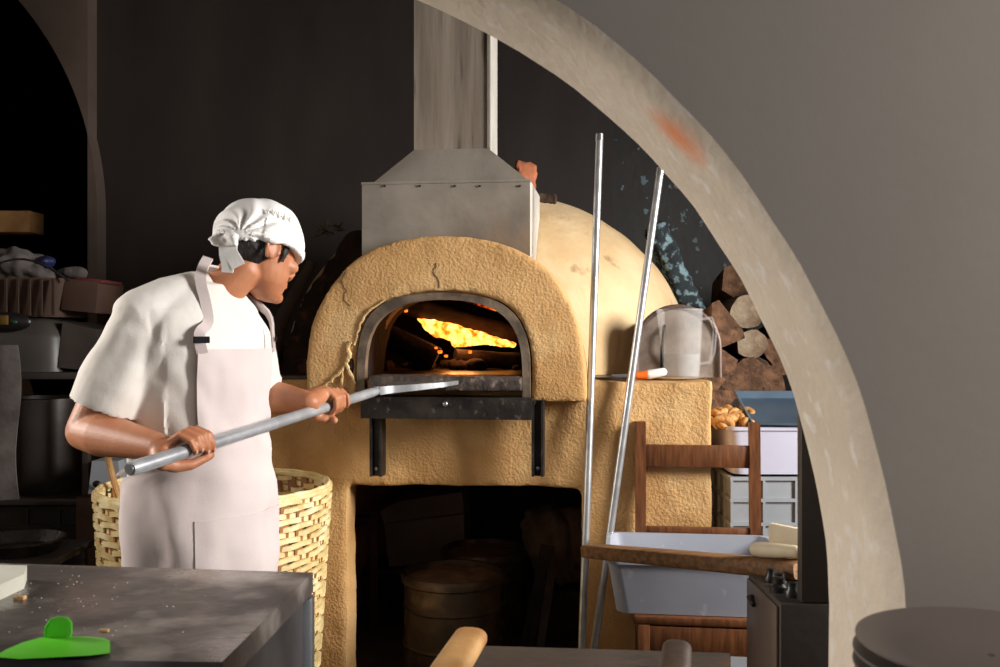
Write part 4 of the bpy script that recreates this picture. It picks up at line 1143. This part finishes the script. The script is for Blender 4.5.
for k in range(3):
    c = crate((ccx,CY,.002+hcr*k), .58, .40, hcr-.004, M['crate']); tag(c, ('grey ribbed plastic crate on the floor, bottom of the stack','grey ribbed plastic crate in the middle of the stack','grey ribbed plastic crate at the top of the stack under the lilac tub')[k], 'crate', 'grey crates stacked behind the chair')
def tubbox(name, c, w, d, h, m, tap=.86, th=.006, yaw=0, lip=.014):
    root = empty(name, c, yaw); R = Matrix.Rotation(yaw,3,'Z')
    def rr_(w,d,z,n=6):
        out = []; rad_ = .04
        for (sx,sy,a0_) in ((1,1,0),(-1,1,90),(-1,-1,180),(1,-1,270)):
            for i in range(n+1):
                t = math.radians(a0_+90*i/n); out.append(V(c)+R@V((sx*(w/2-rad_)+rad_*math.cos(t), sy*(d/2-rad_)+rad_*math.sin(t), z)))
        return out
    prof = [(tap,0,0),(1,h,0)]
    rings = [rr_(w*tap,d*tap,0), rr_(w,d,h-.012), rr_(w+lip,d+lip,h-.012), rr_(w+lip,d+lip,h), rr_(w-th*2,d-th*2,h), rr_(w*tap-th*2,d*tap-th*2,th)]
    bm = NB(); loft(bm, rings); return root, bm
tubc = (1.085,CY-.01,zt_+.004); ht = P(0,427,3.42).z-zt_-.004
root, bm = tubbox('plastic_tub', tubc, .56, .38, ht, M['lilac'], .93); obj('basin', bm, M['lilac'], root, bevel=.0015)
tag(root, 'lilac-white plastic tub of baked pieces on top of the grey crates', 'tub')
# platform of pieces in the tub
proto = None
cnt = 0
for k in range(48):
    px = random.uniform(713,746)
    py_ = random.uniform(409,426)
    Y = CY-.17+ (426-py_)/16*.16
    p = P(px,py_+ (4 if py_ < 414 else 0),Y)
    zz = max(ht*.55+tubc[2], min(p.z, tubc[2]+ht+.035))
    if proto is None:
        bm = NB(); pts = [V((.022*math.cos(t), .022*math.sin(t), .002*math.sin(3*t))) for t in [-.2+3.9*i/8 for i in range(9)]]
        tube(bm, pts, [.006,.010,.0125,.0135,.0135,.0135,.0125,.010,.007], n=10, round_end=True)
        me = bpy.data.meshes.new('pretzel_piece'); bmesh.ops.recalc_face_normals(bm, faces=bm.faces); bm.to_mesh(me); bm.free()
        for pp in me.polygons: pp.use_smooth = True
        me.materials.append(M['pastry']); o = bpy.data.objects.new('biscuit', me); COL.objects.link(o); proto = o
    else:
        o = proto.copy(); COL.objects.link(o)
    o.location = (p.x,Y,zz); o.rotation_euler = (random.uniform(-.6,1.6),random.uniform(-.5,.5),random.uniform(0,6.28))
    tag(o, 'curved tan baked piece heaped in the lilac-white tub', 'biscuit', 'tan baked pieces in the tub')
# tray leaning on the tub
bm = NB(); A_,B_,C_,D_ = P(735,391,3.72), P(822,391,3.72), P(830,424,3.40), P(752,422,3.40)
nn = (B_-A_).cross(D_-A_).normalized(); nn = nn if nn.z > 0 else -nn
cc_ = (A_+B_+C_+D_)/4
Q = [A_,B_,C_,D_]; I = [cc_+(p-cc_)*.88-nn*.022 for p in Q]
rings = [[p-nn*.003 for p in [cc_+(p-cc_)*.88-nn*.022 for p in Q]], [p-nn*.003 for p in Q], [p+(p-cc_)*.02-nn*.008 for p in Q], [p+(p-cc_)*.02 for p in Q], list(Q), I]
loft(bm, rings); o = obj('metal_tray', bm, M['tray'], None, bevel=.0012); o.location.z += .0; tag(o, 'shallow blue-grey metal tray tilted on top of the tub', 'tray')

# ------------------------------------------------------------ chair with grey tub
CH = math.radians(-7)
chc = V((.612,2.93,0))
cR = Matrix.Rotation(CH,3,'Z'); 
def CP(x,y,z): return chc + cR@V((x,y,z))
chair = empty('wooden_chair', tuple(chc), CH); tag(chair, 'brown wooden chair with ladder back facing the camera, holding the grey tub', 'chair')
SZ = .50
def cbox(name, c, s, bevel=.004, Rr=None, m=None):
    bm = NB(); box(bm, (0,0,0), s, Rr); bm.transform(Matrix.Translation(V(c))); bm.transform(Matrix.Translation(chc)@cR.to_4x4()); return obj(name, bm, m or M['wood_ch'], chair, bevel=bevel)
W2, D2 = .200, .205
cbox('seat', (0,0,SZ-.012), (W2*2+.02,D2*2+.0,.024), .006)
cbox('apron_rail', (0,-D2+.012,SZ-.065), (W2*2,.02,.075))
cbox('apron_rail', (0,D2-.012,SZ-.06), (W2*2-.03,.02,.06))
for s in (-1,1): cbox('apron_rail', (s*(W2-.01),0,SZ-.06), (.02,D2*2-.04,.06))
for s in (-1,1):
    cbox('leg', (s*(W2-.018),-D2+.018,(SZ-.024)/2), (.036,.036,SZ-.024))
    bm = NB(); pts = [(D2+.005,0),(D2-.0,.5),(D2+.03,1.012)]
    x = s*(W2-.018)
    rings = [[CP(x+dx*.017, y+dy*.019, z) for dx,dy in ((-1,-1),(1,-1),(1,1),(-1,1))] for y,z in pts]
    loft(bm, rings); k = obj('back_post', bm, M['wood_ch'], chair, bevel=.004)
cbox('back_slat', (0,D2+.022,.902), (W2*2-.06,.02,.072))
cbox('back_slat', (0,D2+.006,.66), (W2*2-.06,.02,.03))
cbox('stretcher', (0,-D2+.018,.30), (W2*2-.06,.018,.035))
cbox('stretcher', (0,D2+.0,.28), (W2*2-.06,.018,.03))
for s in (-1,1): cbox('stretcher', (s*(W2-.018),0,.22), (.018,D2*2-.06,.03))
th = P(0,527,3.06).z-SZ-.002
tubc2 = tuple(CP(-.034,-.012,SZ+.002))
root, bm = tubbox('grey_tub', tubc2, .50, .385, .156, M['tub'], .90, yaw=CH); obj('basin', bm, M['tub'], root, bevel=.002)
tag(root, 'large grey-blue plastic tub standing on the wooden chair seat', 'tub')

# ------------------------------------------------------------ dark cabinet behind the arch's right jamb
MX, MZ, MY0, MY1 = .577, .745, 2.00, 2.26
cab = empty('metal_cabinet', (.80,2.13,0)); tag(cab, 'dark metal appliance cabinet with upright panel beside the arch jamb', 'cabinet')
bm = NB(); box(bm, ((MX+1.05)/2,(MY0+MY1)/2,MZ/2), (1.05-MX,MY1-MY0,MZ)); o = obj('body', bm, M['darkmetal'], cab, bevel=.006)
bm = NB(); box(bm, (MX-.003,(MY0+MY1)/2,MZ/2+.01), (.006,MY1-MY0-.02,MZ-.04)); obj('side_panel', bm, M['cabside'], cab, bevel=.002)
bm = NB(); box(bm, (.835,2.015,MZ+.31), (.43,.03,.62)); obj('upright_panel', bm, M['darkmetal'], cab, bevel=.004)
bm = NB(); tube(bm, [(MX-.014,2.19,.700),(MX-.004,2.19,.700)], .012, n=12); tube(bm, [(MX-.012,2.165,.695),(MX-.012,2.21,.70)], .005, n=8); obj('latch', bm, M['black'], cab)
for (x,y,z,s) in ((.600,2.09,MZ,.018),(.612,2.13,MZ,.016),(.605,2.17,MZ,.014),(.616,2.05,MZ,.015)):
    bm = NB(); lathe(bm, [(s,0),(s,.012),(s*.7,.018),(s*.7,.03),(.002,.032)], (x,y,z), 16); obj('knob', bm, M['black'], cab)
bm = NB(); box(bm, (.70,MY0-.004,.585), (.012,.008,.03)); obj('screw_plate', bm, M['steel'], cab, bevel=.002)
# wood strip on its side
bm = NB(); tube(bm, [P(764,566,2.24)+V((-.006,0,0)), P(767,588,2.24)+V((-.006,0,0))], .006, n=10); o = obj('wooden_stick', bm, M['wood_w']); tag(o, 'short pale wooden stick end hanging beside the cabinet under the plank', 'stick')
# plank across tub rim and cabinet
a = P(586,552,2.77); b_ = P(802,566,2.18); b_.z = MZ+.024; a.z = SZ+.158+.024
d = (b_-a); s_ = d.cross(UP).normalized(); n_ = s_.cross(d).normalized()
if n_.z < 0: n_ = -n_
bm = NB(); rings = []
for t,w_,h_ in ((0,.020,.012),(.012,.028,.0175),(.03,.032,.0185),(.5,.034,.0195),(.985,.034,.020),(1,.030,.018)):
    c = a+d*t; rings.append(ring(c, s_, n_, w_, h_, 20, 5))
loft(bm, rings); o = obj('wooden_plank', bm, M['wood_pl']); tag(o, 'worn brown wooden plank laid across the grey tub and the cabinet', 'plank')
# pale wood pieces on it
ptop = (a+d*.88)
def on_plank(px): 
    lo,hi = 0,1
    for _ in range(30):
        m_=(lo+hi)/2; q=a+d*m_
        if 500+FPX*q.x/q.y < px: lo=m_
        else: hi=m_
    return a+d*lo
q0 = on_plank(757)+n_*.0385+s_*(-.004); q1 = on_plank(799)+n_*.0400
bm = NB(); tube(bm, [q0,q0.lerp(q1,.15),q0.lerp(q1,.5),q1], [.017,.0185,.0175,.0145], n=18, rr=1, round_end=True); o = obj('rolling_pin', bm, M['wood_w']); tag(o, 'short pale wooden rolling pin lying on the plank', 'rolling pin')
e0 = on_plank(761); e1 = on_plank(800)
bd_ = (e1-e0); bc_ = (e0+e1)/2 - s_*(.030 if s_.y < 0 else -.030) 
ang = math.atan2(bd_.y, bd_.x)
bm = NB(); box(bm, (0,0,0), (bd_.length+.03,.016,.072)); bm.transform(Matrix.Translation(bc_+V((.015,0,.020+.034)))@Matrix.Rotation(ang,4,'Z')); o = obj('wood_block', bm, M['wood_w'], None, bevel=.003); tag(o, 'pale square-edged wooden board standing behind the rolling pin', 'board')

# ------------------------------------------------------------ foreground bench with two handles
FZ = .75
def FP(px,py,z=0): Y = (CAMZ-FZ-z)*FPX/(py-333.5); return P(px,py,Y)
fb = empty('low_bench', (.2,1.5,0)); tag(fb, 'dark stained bench top at the bottom centre foreground', 'bench')
q = [FP(458,720),FP(730,720),FP(730,653),FP(476,645.5)]
q = [V((p.x,p.y,0)) for p in q]
bm = NB(); loft(bm, [[p+UP*(FZ-.03) for p in q],[p+UP*FZ for p in q]]); obj('top', bm, mat('stained_dark_top', srgb(72,62,55), srgb(46,40,36), .5, scale=6, bump=.2, bscale=40, c3=srgb(108,80,56), c3scale=3, c3lo=.52, c3hi=.7), fb, bevel=.003)
cc_ = sum(q, V((0,0,0)))/4
for p in q:
    c = cc_+(p-cc_)*.86; bm = NB(); box(bm, (c.x,c.y,(FZ-.03)/2), (.03,.03,FZ-.03)); obj('leg', bm, M['dkwood'], fb, bevel=.003)
def handle(name, A, B, r0, r1, m, label, flat=.6):
    bm = NB(); A, B = V(A), V(B)
    pts = [A.lerp(B,t) for t in (0,.06,.2,.5,.8,1)]; a_, b2 = frame_from(B-A)
    rings = [ring(A-(B-A).normalized()*r0*.55, a_,b2,r0*.25*flat,r0*.35,18,2.6), ring(A-(B-A).normalized()*r0*.45, a_,b2,r0*.6*flat,r0*.7,18,2.6)]
    for p,t in zip(pts,(0,.06,.2,.5,.8,1)):
        r = r0+(r1-r0)*t; rings.append(ring(p,a_,b2,r*flat,r,18,2.6))
    loft(bm, rings); o = obj(name, bm, m); tag(o, label, 'handle'); return o
h1 = FP(474,636,.02); h1.z = FZ+.03; h2 = P(425,690,1.40); h2.z = FZ+.022
handle('pizza_paddle', P(471,637,1.56), P(437,690,1.38), .027, .029, M['wood_h'], 'tan rounded wooden tool handle pointing up at the bottom centre', .62)
handle('pizza_paddle', P(677,650,1.60), P(672,700,1.46), .024, .026, M['wood_hd'], 'dark stubby wooden handle end at the bottom, right of the bench stain', .8)

# ------------------------------------------------------------ plates on a side counter, front right
KY = .97; kc_ = P(990,645,KY)
ctr = empty('side_counter', (kc_.x+.25,.86,0)); tag(ctr, 'low dark counter under the stacked plates at the bottom right', 'counter')
bm = NB(); box(bm, (kc_.x+.22,.90,.86), (.66,.46,.03)); obj('top', bm, M['darkmetal'], ctr, bevel=.003)
bm = NB(); box(bm, (kc_.x+.23,.90,.4225), (.60,.42,.845)); obj('body', bm, M['tableside'], ctr, bevel=.003)
bm = NB(); R0 = .128
lathe(bm, [(.004,.004),(.075,.004),(.078,.0),(.084,.0),(.086,.006),(R0-.004,.017),(R0,.019),(R0,.0215),(R0-.004,.0215),(.088,.011),(.004,.009)], (kc_.x,KY,.8755), 56, close=True)
pl = obj('dinner_plate', bm, M['plate']); nplates = 8
for k in range(nplates):
    o = pl if k == 0 else copy_tree(pl)
    o.location.z = .8755+.0135*k; o.location.x = kc_.x+random.uniform(-.002,.002)
    tag(o, 'topmost grey plate of the stack at the bottom right' if k == nplates-1 else ('grey plate just under the topmost one in the stack' if k == nplates-2 else 'dark grey dinner plate within the stack at the bottom right corner'), 'plate', 'stack of grey plates')
    o.name = 'dinner_plate' if k == 0 else 'dinner_plate.%03d' % k

# ------------------------------------------------------------ dark corner on the left
# shelf board stub high on the wall
bm = NB(); b_ = P(37,223,4.6); a = V((XL,4.6,b_.z)); box(bm, (a+b_)/2, (b_.x-a.x,.14,.10)); o = obj('shelf_board', bm, M['wood_h'], None, bevel=.004); tag(o, 'thick wooden shelf board end sticking in from the left edge', 'shelf')
# rack carrying the machine and crates
LY = 3.55
rk = empty('metal_rack', (-1.85,LY+.1,0)); tag(rk, 'dark metal rack holding the machine and basket in the dark left corner', 'rack')
zr = P(0,372,LY).z; zr2 = P(0,472,LY).z; zr3 = .18
xl, xr = -2.2, P(96,0,LY).x
for z_, nm in ((zr-.012,'shelf'),(zr2-.10,'shelf'),(zr3,'shelf')):
    bm = NB(); box(bm, ((xl+xr)/2,LY+.18,z_), (xr-xl,.48,.024)); obj(nm, bm, M['darkmetal'], rk, bevel=.003)
for x in (xl+.015,xr-.015):
    for y in (LY-.045,LY+.405):
        bm = NB(); box(bm, (x,y,(zr)/2), (.026,.026,zr)); obj('post', bm, M['darkmetal'], rk, bevel=.003)
mc_ = empty('electric_machine', (-1.87,LY+.1,zr)); tag(mc_, 'grey domed kitchen machine with oval control panel in the dark left corner', 'machine')
zt2 = P(0,318,LY).z
bm = NB(); x0,x1 = -2.18, P(62,0,LY).x
for nm_, prof_ in (('x',None),):
    rings = []
    for t,k_ in ((0,1.0),(.62,1.0),(.72,.97),(.92,.86),(1,.74)):
        w_ = (x1-x0)/2*k_; z_ = zr+(zt2-zr)*t+ .001
        rings.append(ring(((x0+x1)/2,LY+.16,z_), V((1,0,0)), V((0,1,0)), w_, .19*k_, 28, 6))
    loft(bm, rings)
obj('housing', bm, M['greymachine'], mc_)
bm = NB(); tube(bm, [P(-10,344,LY-.02),P(33,343,LY-.02)], .004, n=8); obj('seam_trim', bm, M['hood'], mc_)
bm = NB(); c = P(8,322,LY-.03); ellipsoid(bm, c, (V((.085,0,0)), V((0,.02,0)), UP*.036), 28, 14); cp = obj('control_panel', bm, M['black'], mc_)
bm = NB(); c = P(4,320,LY-.06); box(bm, c, (.028,.012,.034)); obj('amber_switch', bm, M['amber'], cp, bevel=.002)
bm = NB(); c = P(14,322,LY-.055); ellipsoid(bm, c, (V((.012,0,0)), V((0,.006,0)), UP*.007), 12, 8); obj('green_switch', bm, mat('dark_green_lens', srgb(24,70,40), None, .4), cp)
# oval badge on the front face
bm = NB(); c = P(3,358,LY-.035); pts = [c+V((.036*math.cos(t),0,.020*math.sin(t))) for t in [2*PI*i/28 for i in range(29)]]; tube(bm, pts, .0022, n=6); obj('oval_badge', bm, M['redcloth'], mc_)
# dark sloping machine right of it
bm = NB(); loft(bm, [[P(58,368,LY)+V((0,dy,0)) for dy in (0,.3)]+[P(97,372,LY)+V((0,dy,0)) for dy in (.3,0)], [P(60,322,LY)+V((0,dy,0)) for dy in (.02,.28)]+[P(94,330,LY)+V((0,dy,0)) for dy in (.28,.02)]])
o = obj('dark_case', bm, M['darkmetal'], None, bevel=.006); o.location.z = zr+.002; tag(o, 'low dark case standing right of the grey machine', 'case')
# wicker tray/basket with bags and a carton on top
zb_ = zt2+.004
bk = empty('shallow_basket', (-1.9,LY+.14,zb_)); tag(bk, 'shallow ribbed basket on the grey machine in the dark left corner', 'basket')
hb = P(0,275,LY).z-zb_-.01
bm = NB(); x0b, x1b = -2.12, P(66,0,LY).x; rings = []
for t,k_,z_ in ((0,.9,0),(1,1,hb),(1,.97,hb),(0,.87,.008)):
    rings.append(ring(((x0b+x1b)/2,LY+.16,zb_+z_), V((1,0,0)), V((0,1,0)), (x1b-x0b)/2*k_, .17*k_, 40, 5))
for i,r_ in enumerate(rings[1:3]): pass
loft(bm, rings); obj('wall', bm, M['brownbin'], bk)
for i in range(24):
    x = x0b+.02+(x1b-x0b-.04)*i/23; 
    if i % 2 == 0:
        bm = NB(); box(bm, (x,LY-.012,zb_+hb/2), (.008,.010,hb-.01)); obj('rib', bm, M['dkwood'], bk)
bm = NB(); pts = [P(-30+ i*9, 283-22*math.sin(PI*i/11)-2, LY+.0) for i in range(12)]; tube(bm, pts, .004, n=8); obj('wire_handle', bm, M['iron'], bk)
def bag(name, c, s, m, label, cat='bag'):
    bm = NB(); ellipsoid(bm, c, (V((s[0],0,0)), V((0,s[1],0)), UP*s[2]), 20, 14)
    me = remesh(bm, min(s)/9, 1, lambda p,n: n*(min(s)*.55*noise.noise(p*11)+min(s)*.3*noise.noise(p*26)))
    o = make_ob(name, me, m); tag(o, label, cat); return o
bag('plastic_bag', P(22,272,LY+.15), (.13,.10,.075), M['shaded_white'], 'crumpled whitish bag bulging from the shallow basket')
bag('wrapped_packet', P(46,262,LY+.15), (.045,.05,.03), M['bluecloth'], 'small blue wrapped packet beside the whitish bag', 'packet')
bag('folded_cloth', P(70,273,LY+.18), (.06,.05,.028), M['shaded_white'], 'grey folded cloth end above the small carton', 'cloth')
bm = NB(); c = P(82,296,LY+.05); box(bm, c+V((0,.1,0)), (.13,.24,P(0,279,LY).z-P(0,311,LY).z), Matrix.Rotation(.1,3,'Y')); o = obj('small_carton', bm, M['brownbin'], None, bevel=.003); tag(o, 'small brown ribbed carton at the right of the shallow basket', 'carton')
bm = NB(); box(bm, P(88,280,LY+.03)+V((0,.1,0)), (.10,.2,.014), Matrix.Rotation(.1,3,'Y')); o = obj('red_packet', bm, M['redcloth'], None, bevel=.003); tag(o, 'flat dull red packet lying on the small brown carton', 'packet')
# pot on the second shelf
zp = zr2-.088+.0; pt = empty('stock_pot', (P(30,0,LY).x,LY+.13,zp)); tag(pt, 'dark tall stock pot on the rack under the grey machine', 'pot')
hp = P(0,400,LY).z-zp
bm = NB(); lathe(bm, [(.002,0),(.12,0),(.125,.01),(.125,hp),(.131,hp+.003),(.121,hp+.003),(.118,.008),(.002,.008)], (pt.location.x,LY+.13,zp), 40, close=True); obj('vessel', bm, M['darkmetal'], pt)
for s in (-1,1):
    bm = NB(); x = pt.location.x; tube(bm, [(x+s*.122,LY+.10,zp+hp-.05),(x+s*.15,LY+.11,zp+hp-.05),(x+s*.15,LY+.15,zp+hp-.05),(x+s*.122,LY+.16,zp+hp-.05)], .005, n=8); obj('handle', bm, M['iron'], pt)
# grey hanging cloth at the left edge
bm = NB(); rings = []
for i in range(14):
    z0_ = P(0,345,3.35).z; z1_ = P(0,500,3.35).z; z = z0_+(z1_-z0_)*i/13
    rings.append([V((P(-70+j*7.2,0,3.35).x+.01*math.sin(i*.5), 3.35+.012*math.sin(j*1.1+i*.1), z)) for j in range(13)]+[V((P(-70+j*7.2,0,3.35).x+.01*math.sin(i*.5), 3.356+.012*math.sin(j*1.1+i*.1), z)) for j in reversed(range(13))])
loft(bm, rings); o = obj('hanging_towel', bm, M['shaded_white']); tag(o, 'grey towel hanging at the left edge beside the pot', 'towel')
# black lattice crates on the low shelf
for k,(cxp,z_) in enumerate(((48,zr3+.013),(48,zr3+.013+.245))):
    c = crate((P(cxp,0,LY).x, LY+.16, z_), .36, .40, .24, M['cratebk']); c.name = 'black_crate' if k == 0 else 'black_crate.001'; tag(c, ('black lattice crate at the bottom of the pair in the dark left corner','black lattice crate stacked on the other one in the dark left corner')[k], 'crate', 'black crates at left')
# grey box with a hook, on a brown bin
bin_y = 3.42
a = P(84,497,bin_y); b_ = P(112,497,bin_y)
bm = NB(); box(bm, ((a.x+b_.x)/2-.01,bin_y+.12,a.z/2), (b_.x-a.x+.04,.24,a.z)); o = obj('brown_bin', bm, M['brownbin'], None, bevel=.006); tag(o, 'brown box bin on the floor behind the basket at left', 'bin')
gx = empty('grey_box', (P(104,0,3.40).x,3.5,a.z)); tag(gx, 'small grey plastic box with black hook on the brown bin', 'box')
za, zt3 = P(0,494,3.4).z, P(0,461,3.4).z
bm = NB(); loft(bm, [[P(88,494,3.40),P(122,494,3.40),P(122,494,3.40)+V((0,.16,0)),P(88,494,3.40)+V((0,.16,0))],[P(92,461,3.42),P(118,461,3.42),P(118,461,3.42)+V((0,.12,0)),P(92,461,3.42)+V((0,.12,0))]]); obj('case', bm, M['crate'], gx, bevel=.005)
bm = NB(); ellipsoid(bm, P(97,484,3.385), (V((.016,0,0)),V((0,.008,0)),UP*.012), 12, 8); tube(bm, [P(97,484,3.39),P(108,486,3.385),P(118,488,3.39)], .004, n=8); obj('hook', bm, M['black'], gx)
# bent orange-brown chair rail behind the baker
bm = NB(); pts = [P(107,452,2.98),P(110,466,2.98),P(114,482,2.98),P(119,497,2.98),P(124,515,2.98)]
tube(bm, [V((p.x,2.62+i*0,p.z)) if False else p for i,p in enumerate(pts)]+[V((pts[-1].x+.02,2.99,.84))], .013, n=10, rr=.7); o = obj('wooden_paddle', bm, M['wood_h']); tag(o, 'curved orange-brown wooden rod standing in the wicker basket behind the baker', 'rod')
# pan and metal sheet low at left
bm = NB(); c = P(10,548,2.9); lathe(bm, [(.002,0),(.11,0),(.13,.035),(.134,.035),(.134,.04),(.128,.04),(.108,.006),(.002,.006)], (c.x,2.95,c.z-.02), 36, close=True)
o = obj('frying_pan', bm, M['iron']); tag(o, 'dark shallow pan on the stand at the far left above the pale board', 'pan')
st_ = empty('low_stand', (c.x-.05,2.95,0)); tag(st_, 'dark low stand at the left edge supporting the shallow pan', 'stand')
zs_ = c.z-.02
bm = NB(); box(bm, (c.x-.05,2.95,zs_-.012), (.42,.34,.022)); obj('top', bm, M['darkmetal'], st_, bevel=.003)
for sx in (-1,1):
    for sy in (-1,1):
        bm = NB(); box(bm, (c.x-.05+sx*.18,2.95+sy*.14,(zs_-.023)/2), (.03,.03,zs_-.023)); obj('leg', bm, M['darkmetal'], st_, bevel=.003)

# ------------------------------------------------------------ under the oven
def drum(cx_, Y, ztop, r, h, label, lid=True):
    root = empty('metal_drum', (cx_,Y,ztop-h)); z0 = ztop-h
    bm = NB(); prof = [(.004,0),(r*.97,0),(r,.01),(r,h*.30),(r+.007,h*.32),(r,h*.34),(r,h*.66),(r+.007,h*.68),(r,h*.70),(r*1.0,h*.90),(r+.012,h*.92),(r+.014,h*.97),(r+.008,h),(r-.004,h),(r-.008,h*.95),(r-.008,.01),(.004,.01)]
    lathe(bm, prof, (cx_,Y,z0), 56, close=True); obj('shell', bm, M['drum'], root)
    bm = NB(); rings = []
    for k in range(9):
        q = (r-.006)*(1-k/9); rings.append([V((cx_+q*math.cos(t),Y+q*math.sin(t),ztop-.022+.012*noise.noise(V((q*20*math.cos(t),q*20*math.sin(t),0)))+.006*(k/9))) for t in [2*PI*j/48 for j in range(48)]])
    loft(bm, [[p-UP*.02 for p in rings[0]]]+rings); obj('ash_fill', bm, M['ash'], root)
    bm = NB(); tube(bm, [(cx_+r,Y-.02,ztop-.10),(cx_+r+.03,Y-.03,ztop-.085),(cx_+r+.045,Y-.03,ztop-.11),(cx_+r+.03,Y-.03,ztop-.135),(cx_+r+.005,Y-.02,ztop-.125)], .0035, n=8); obj('wire_handle', bm, M['iron'], root)
    tag(root, label, 'drum'); return root
DY = 3.72
dc = P(453,571,DY); drum(dc.x, DY, dc.z, .186, dc.z-.001, 'sooty metal drum full of brown ash in front under the oven')
d2 = P(481,545,4.35); drum(d2.x+.02, 4.30, d2.z, .185, d2.z-.001, 'second darker drum behind the first one under the oven')
# cartons
def panelbox(name, pts, Y, dep, m, label, cat):
    bm = NB(); A_ = [P(a,b,Y) for a,b in pts]; loft(bm, [A_, [p+V((.02,dep,0)) for p in A_]]); o = obj(name, bm, m, None, bevel=.004); tag(o, label, cat); return o
o = panelbox('cardboard_carton', [(384,524),(464,514),(465,560),(389,567)], 4.55, .25, M['card'], 'lower grey cardboard carton behind the drum under the oven', 'carton')
o = panelbox('cardboard_carton', [(380,512),(396,502),(462,492),(464,513),(384,523)], 4.55, .25, M['card'], 'upper grey cardboard carton stacked behind the drum under the oven', 'carton')
# stool carrying the cartons
zc = P(0,568,4.55).z; cxx = P(425,0,4.6).x
stl = empty('wooden_trestle', (cxx,4.68,0)); tag(stl, 'dark red-brown wooden trestle under the cartons beneath the oven', 'trestle')
bm = NB(); box(bm, (cxx-.03,4.68,zc-.018), (.52,.30,.03)); obj('top', bm, M['reddk'], stl, bevel=.003)
for sx in (-1,1):
    for sy in (-1,1):
        bm = NB(); box(bm, (cxx-.03+sx*.23,4.68+sy*.12,(zc-.033)/2), (.035,.035,zc-.033)); obj('leg', bm, M['reddk'], stl, bevel=.003)
bm = NB(); a = P(374,510,4.30); box(bm, (a.x,4.30,a.z/2+.02), (.035,.035,a.z+.0)); box(bm, (a.x-.06,4.30,a.z-.03), (.12,.03,.045)); o = obj('wooden_post', bm, M['reddk'], None, bevel=.003); o.location.z = .0; tag(o, 'dark red-brown wooden post left of the cartons under the oven', 'post')
# sack on a box
sx_ = P(556,0,4.25).x
zbx = P(0,592,4.1).z
bm = NB(); box(bm, (sx_+.02,4.28,zbx/2), (.30,.36,zbx)); o = obj('wooden_box', bm, M['dkwood'], None, bevel=.006); tag(o, 'dark wooden box under the sack at the right beneath the oven', 'box')
zs1 = P(0,514,4.2).z
bm = NB(); rings = []
for t,w_,d_,ox in ((0,.11,.12,.02),(.2,.13,.14,.02),(.5,.145,.15,.005),(.78,.14,.14,-.005),(.93,.10,.10,0),(1,.04,.05,0)):
    rings.append(ring((sx_+ox,4.28,zbx+.005+(zs1-zbx)*t), V((1,0,0)), V((0,1,0)), w_, d_, 24))
loft(bm, rings)
me = remesh(bm, .010, 1, lambda p,n: n*(.022*noise.noise(p*9)+.012*abs(noise.noise(p*22))+.010*math.sin(p.x*60+p.z*25+3*noise.noise(p*8)))); o = make_ob('cloth_sack', me, M['sack']); o.location.z = zbx+.0; tag(o, 'crumpled grey-brown cloth sack on the box under the oven', 'sack')
# two boards leaning
for i,(a,b,lab) in enumerate((((548,545),(528,640),'wider dark board leaning beside the sack under the oven'),((552,570),(541,640),'narrow lighter board leaning in front of the darker one'))):
    A_ = P(a[0],a[1],4.02-.06*i); B_ = P(b[0],b[1],3.95-.08*i); B2 = A_+(B_-A_)*((A_.z-.012)/(A_.z-B_.z)); d = A_-B2; s_ = V((0,-1,0)).cross(d).normalized(); n2 = d.cross(s_).normalized()
    bm = NB(); w_ = (.028,.016)[i]; loft(bm, [[q-s_*w_-n2*.01,q+s_*w_-n2*.01,q+s_*w_+n2*.01,q-s_*w_+n2*.01] for q in (B2,A_)]); o = obj('leaning_board', bm, (M['dkwood'],M['wood_hd'])[i], None, bevel=.002); tag(o, lab, 'board')
# small shiny tin on the floor/bench edge
bm = NB(); tb = P(562,655,3.6); lathe(bm, [(.002,0),(.055,0),(.058,.01),(.058,.075),(.062,.078),(.055,.078),(.052,.01),(.002,.01)], (tb.x,3.62,.001), 32, close=True); o = obj('shiny_tin', bm, M['steel']); tag(o, 'shiny metal tin on the floor at the right jamb under the oven', 'tin')
o.location.z = .001

# ------------------------------------------------------------ light
def area(name, loc, target, sx, sy, energy, color):
    l = bpy.data.lights.new(name, 'AREA'); l.shape = 'RECTANGLE'; l.size = sx; l.size_y = sy; l.energy = energy; l.color = color
    o = bpy.data.objects.new(name, l); COL.objects.link(o); o.location = loc
    d = V(target)-V(loc); o.rotation_euler = d.to_track_quat('-Z','Y').to_euler(); return o
area('window_daylight', (XR+.12,1.86,2.0), (-.4,2.9,1.15), .7, 1.0, 78, (1,.97,.93)).data.spread = math.radians(116)
o_ = area('left_window_daylight', (XL-.12,2.25,1.85), (.5,1.5,1.1), .8, .8, 17, (1,.95,.88)); o_.data.spread = math.radians(70)
o_ = area('arch_face_fill', (1.5,-.3,2.1), (1.25,1.2,1.45), .5, .5, 7, (1,.95,.88)); o_.data.spread = math.radians(110)  # unseen fill light, added to brighten the front face of the arch wall
l = bpy.data.lights.new('fire_light', 'POINT'); l.energy = 2.0; l.color = (1,.32,.08); l.shadow_soft_size = .06
lo_ = bpy.data.objects.new('fire_light', l); COL.objects.link(lo_); lo_.location = L(ou(462,340,.72)[0],.70,BT+.12)
wd = bpy.data.worlds.new('world'); scene.world = wd; wd.use_nodes = True
wd.node_tree.nodes['Background'].inputs[0].default_value = (.95,.95,1,1); wd.node_tree.nodes['Background'].inputs[1].default_value = .16
scene.view_settings.view_transform = 'Standard'; scene.view_settings.look = 'None'
scene.view_settings.exposure = .12; scene.view_settings.gamma = 1; scene.view_settings.use_curve_mapping = False
try: scene.cycles.use_denoising = True
except Exception: pass
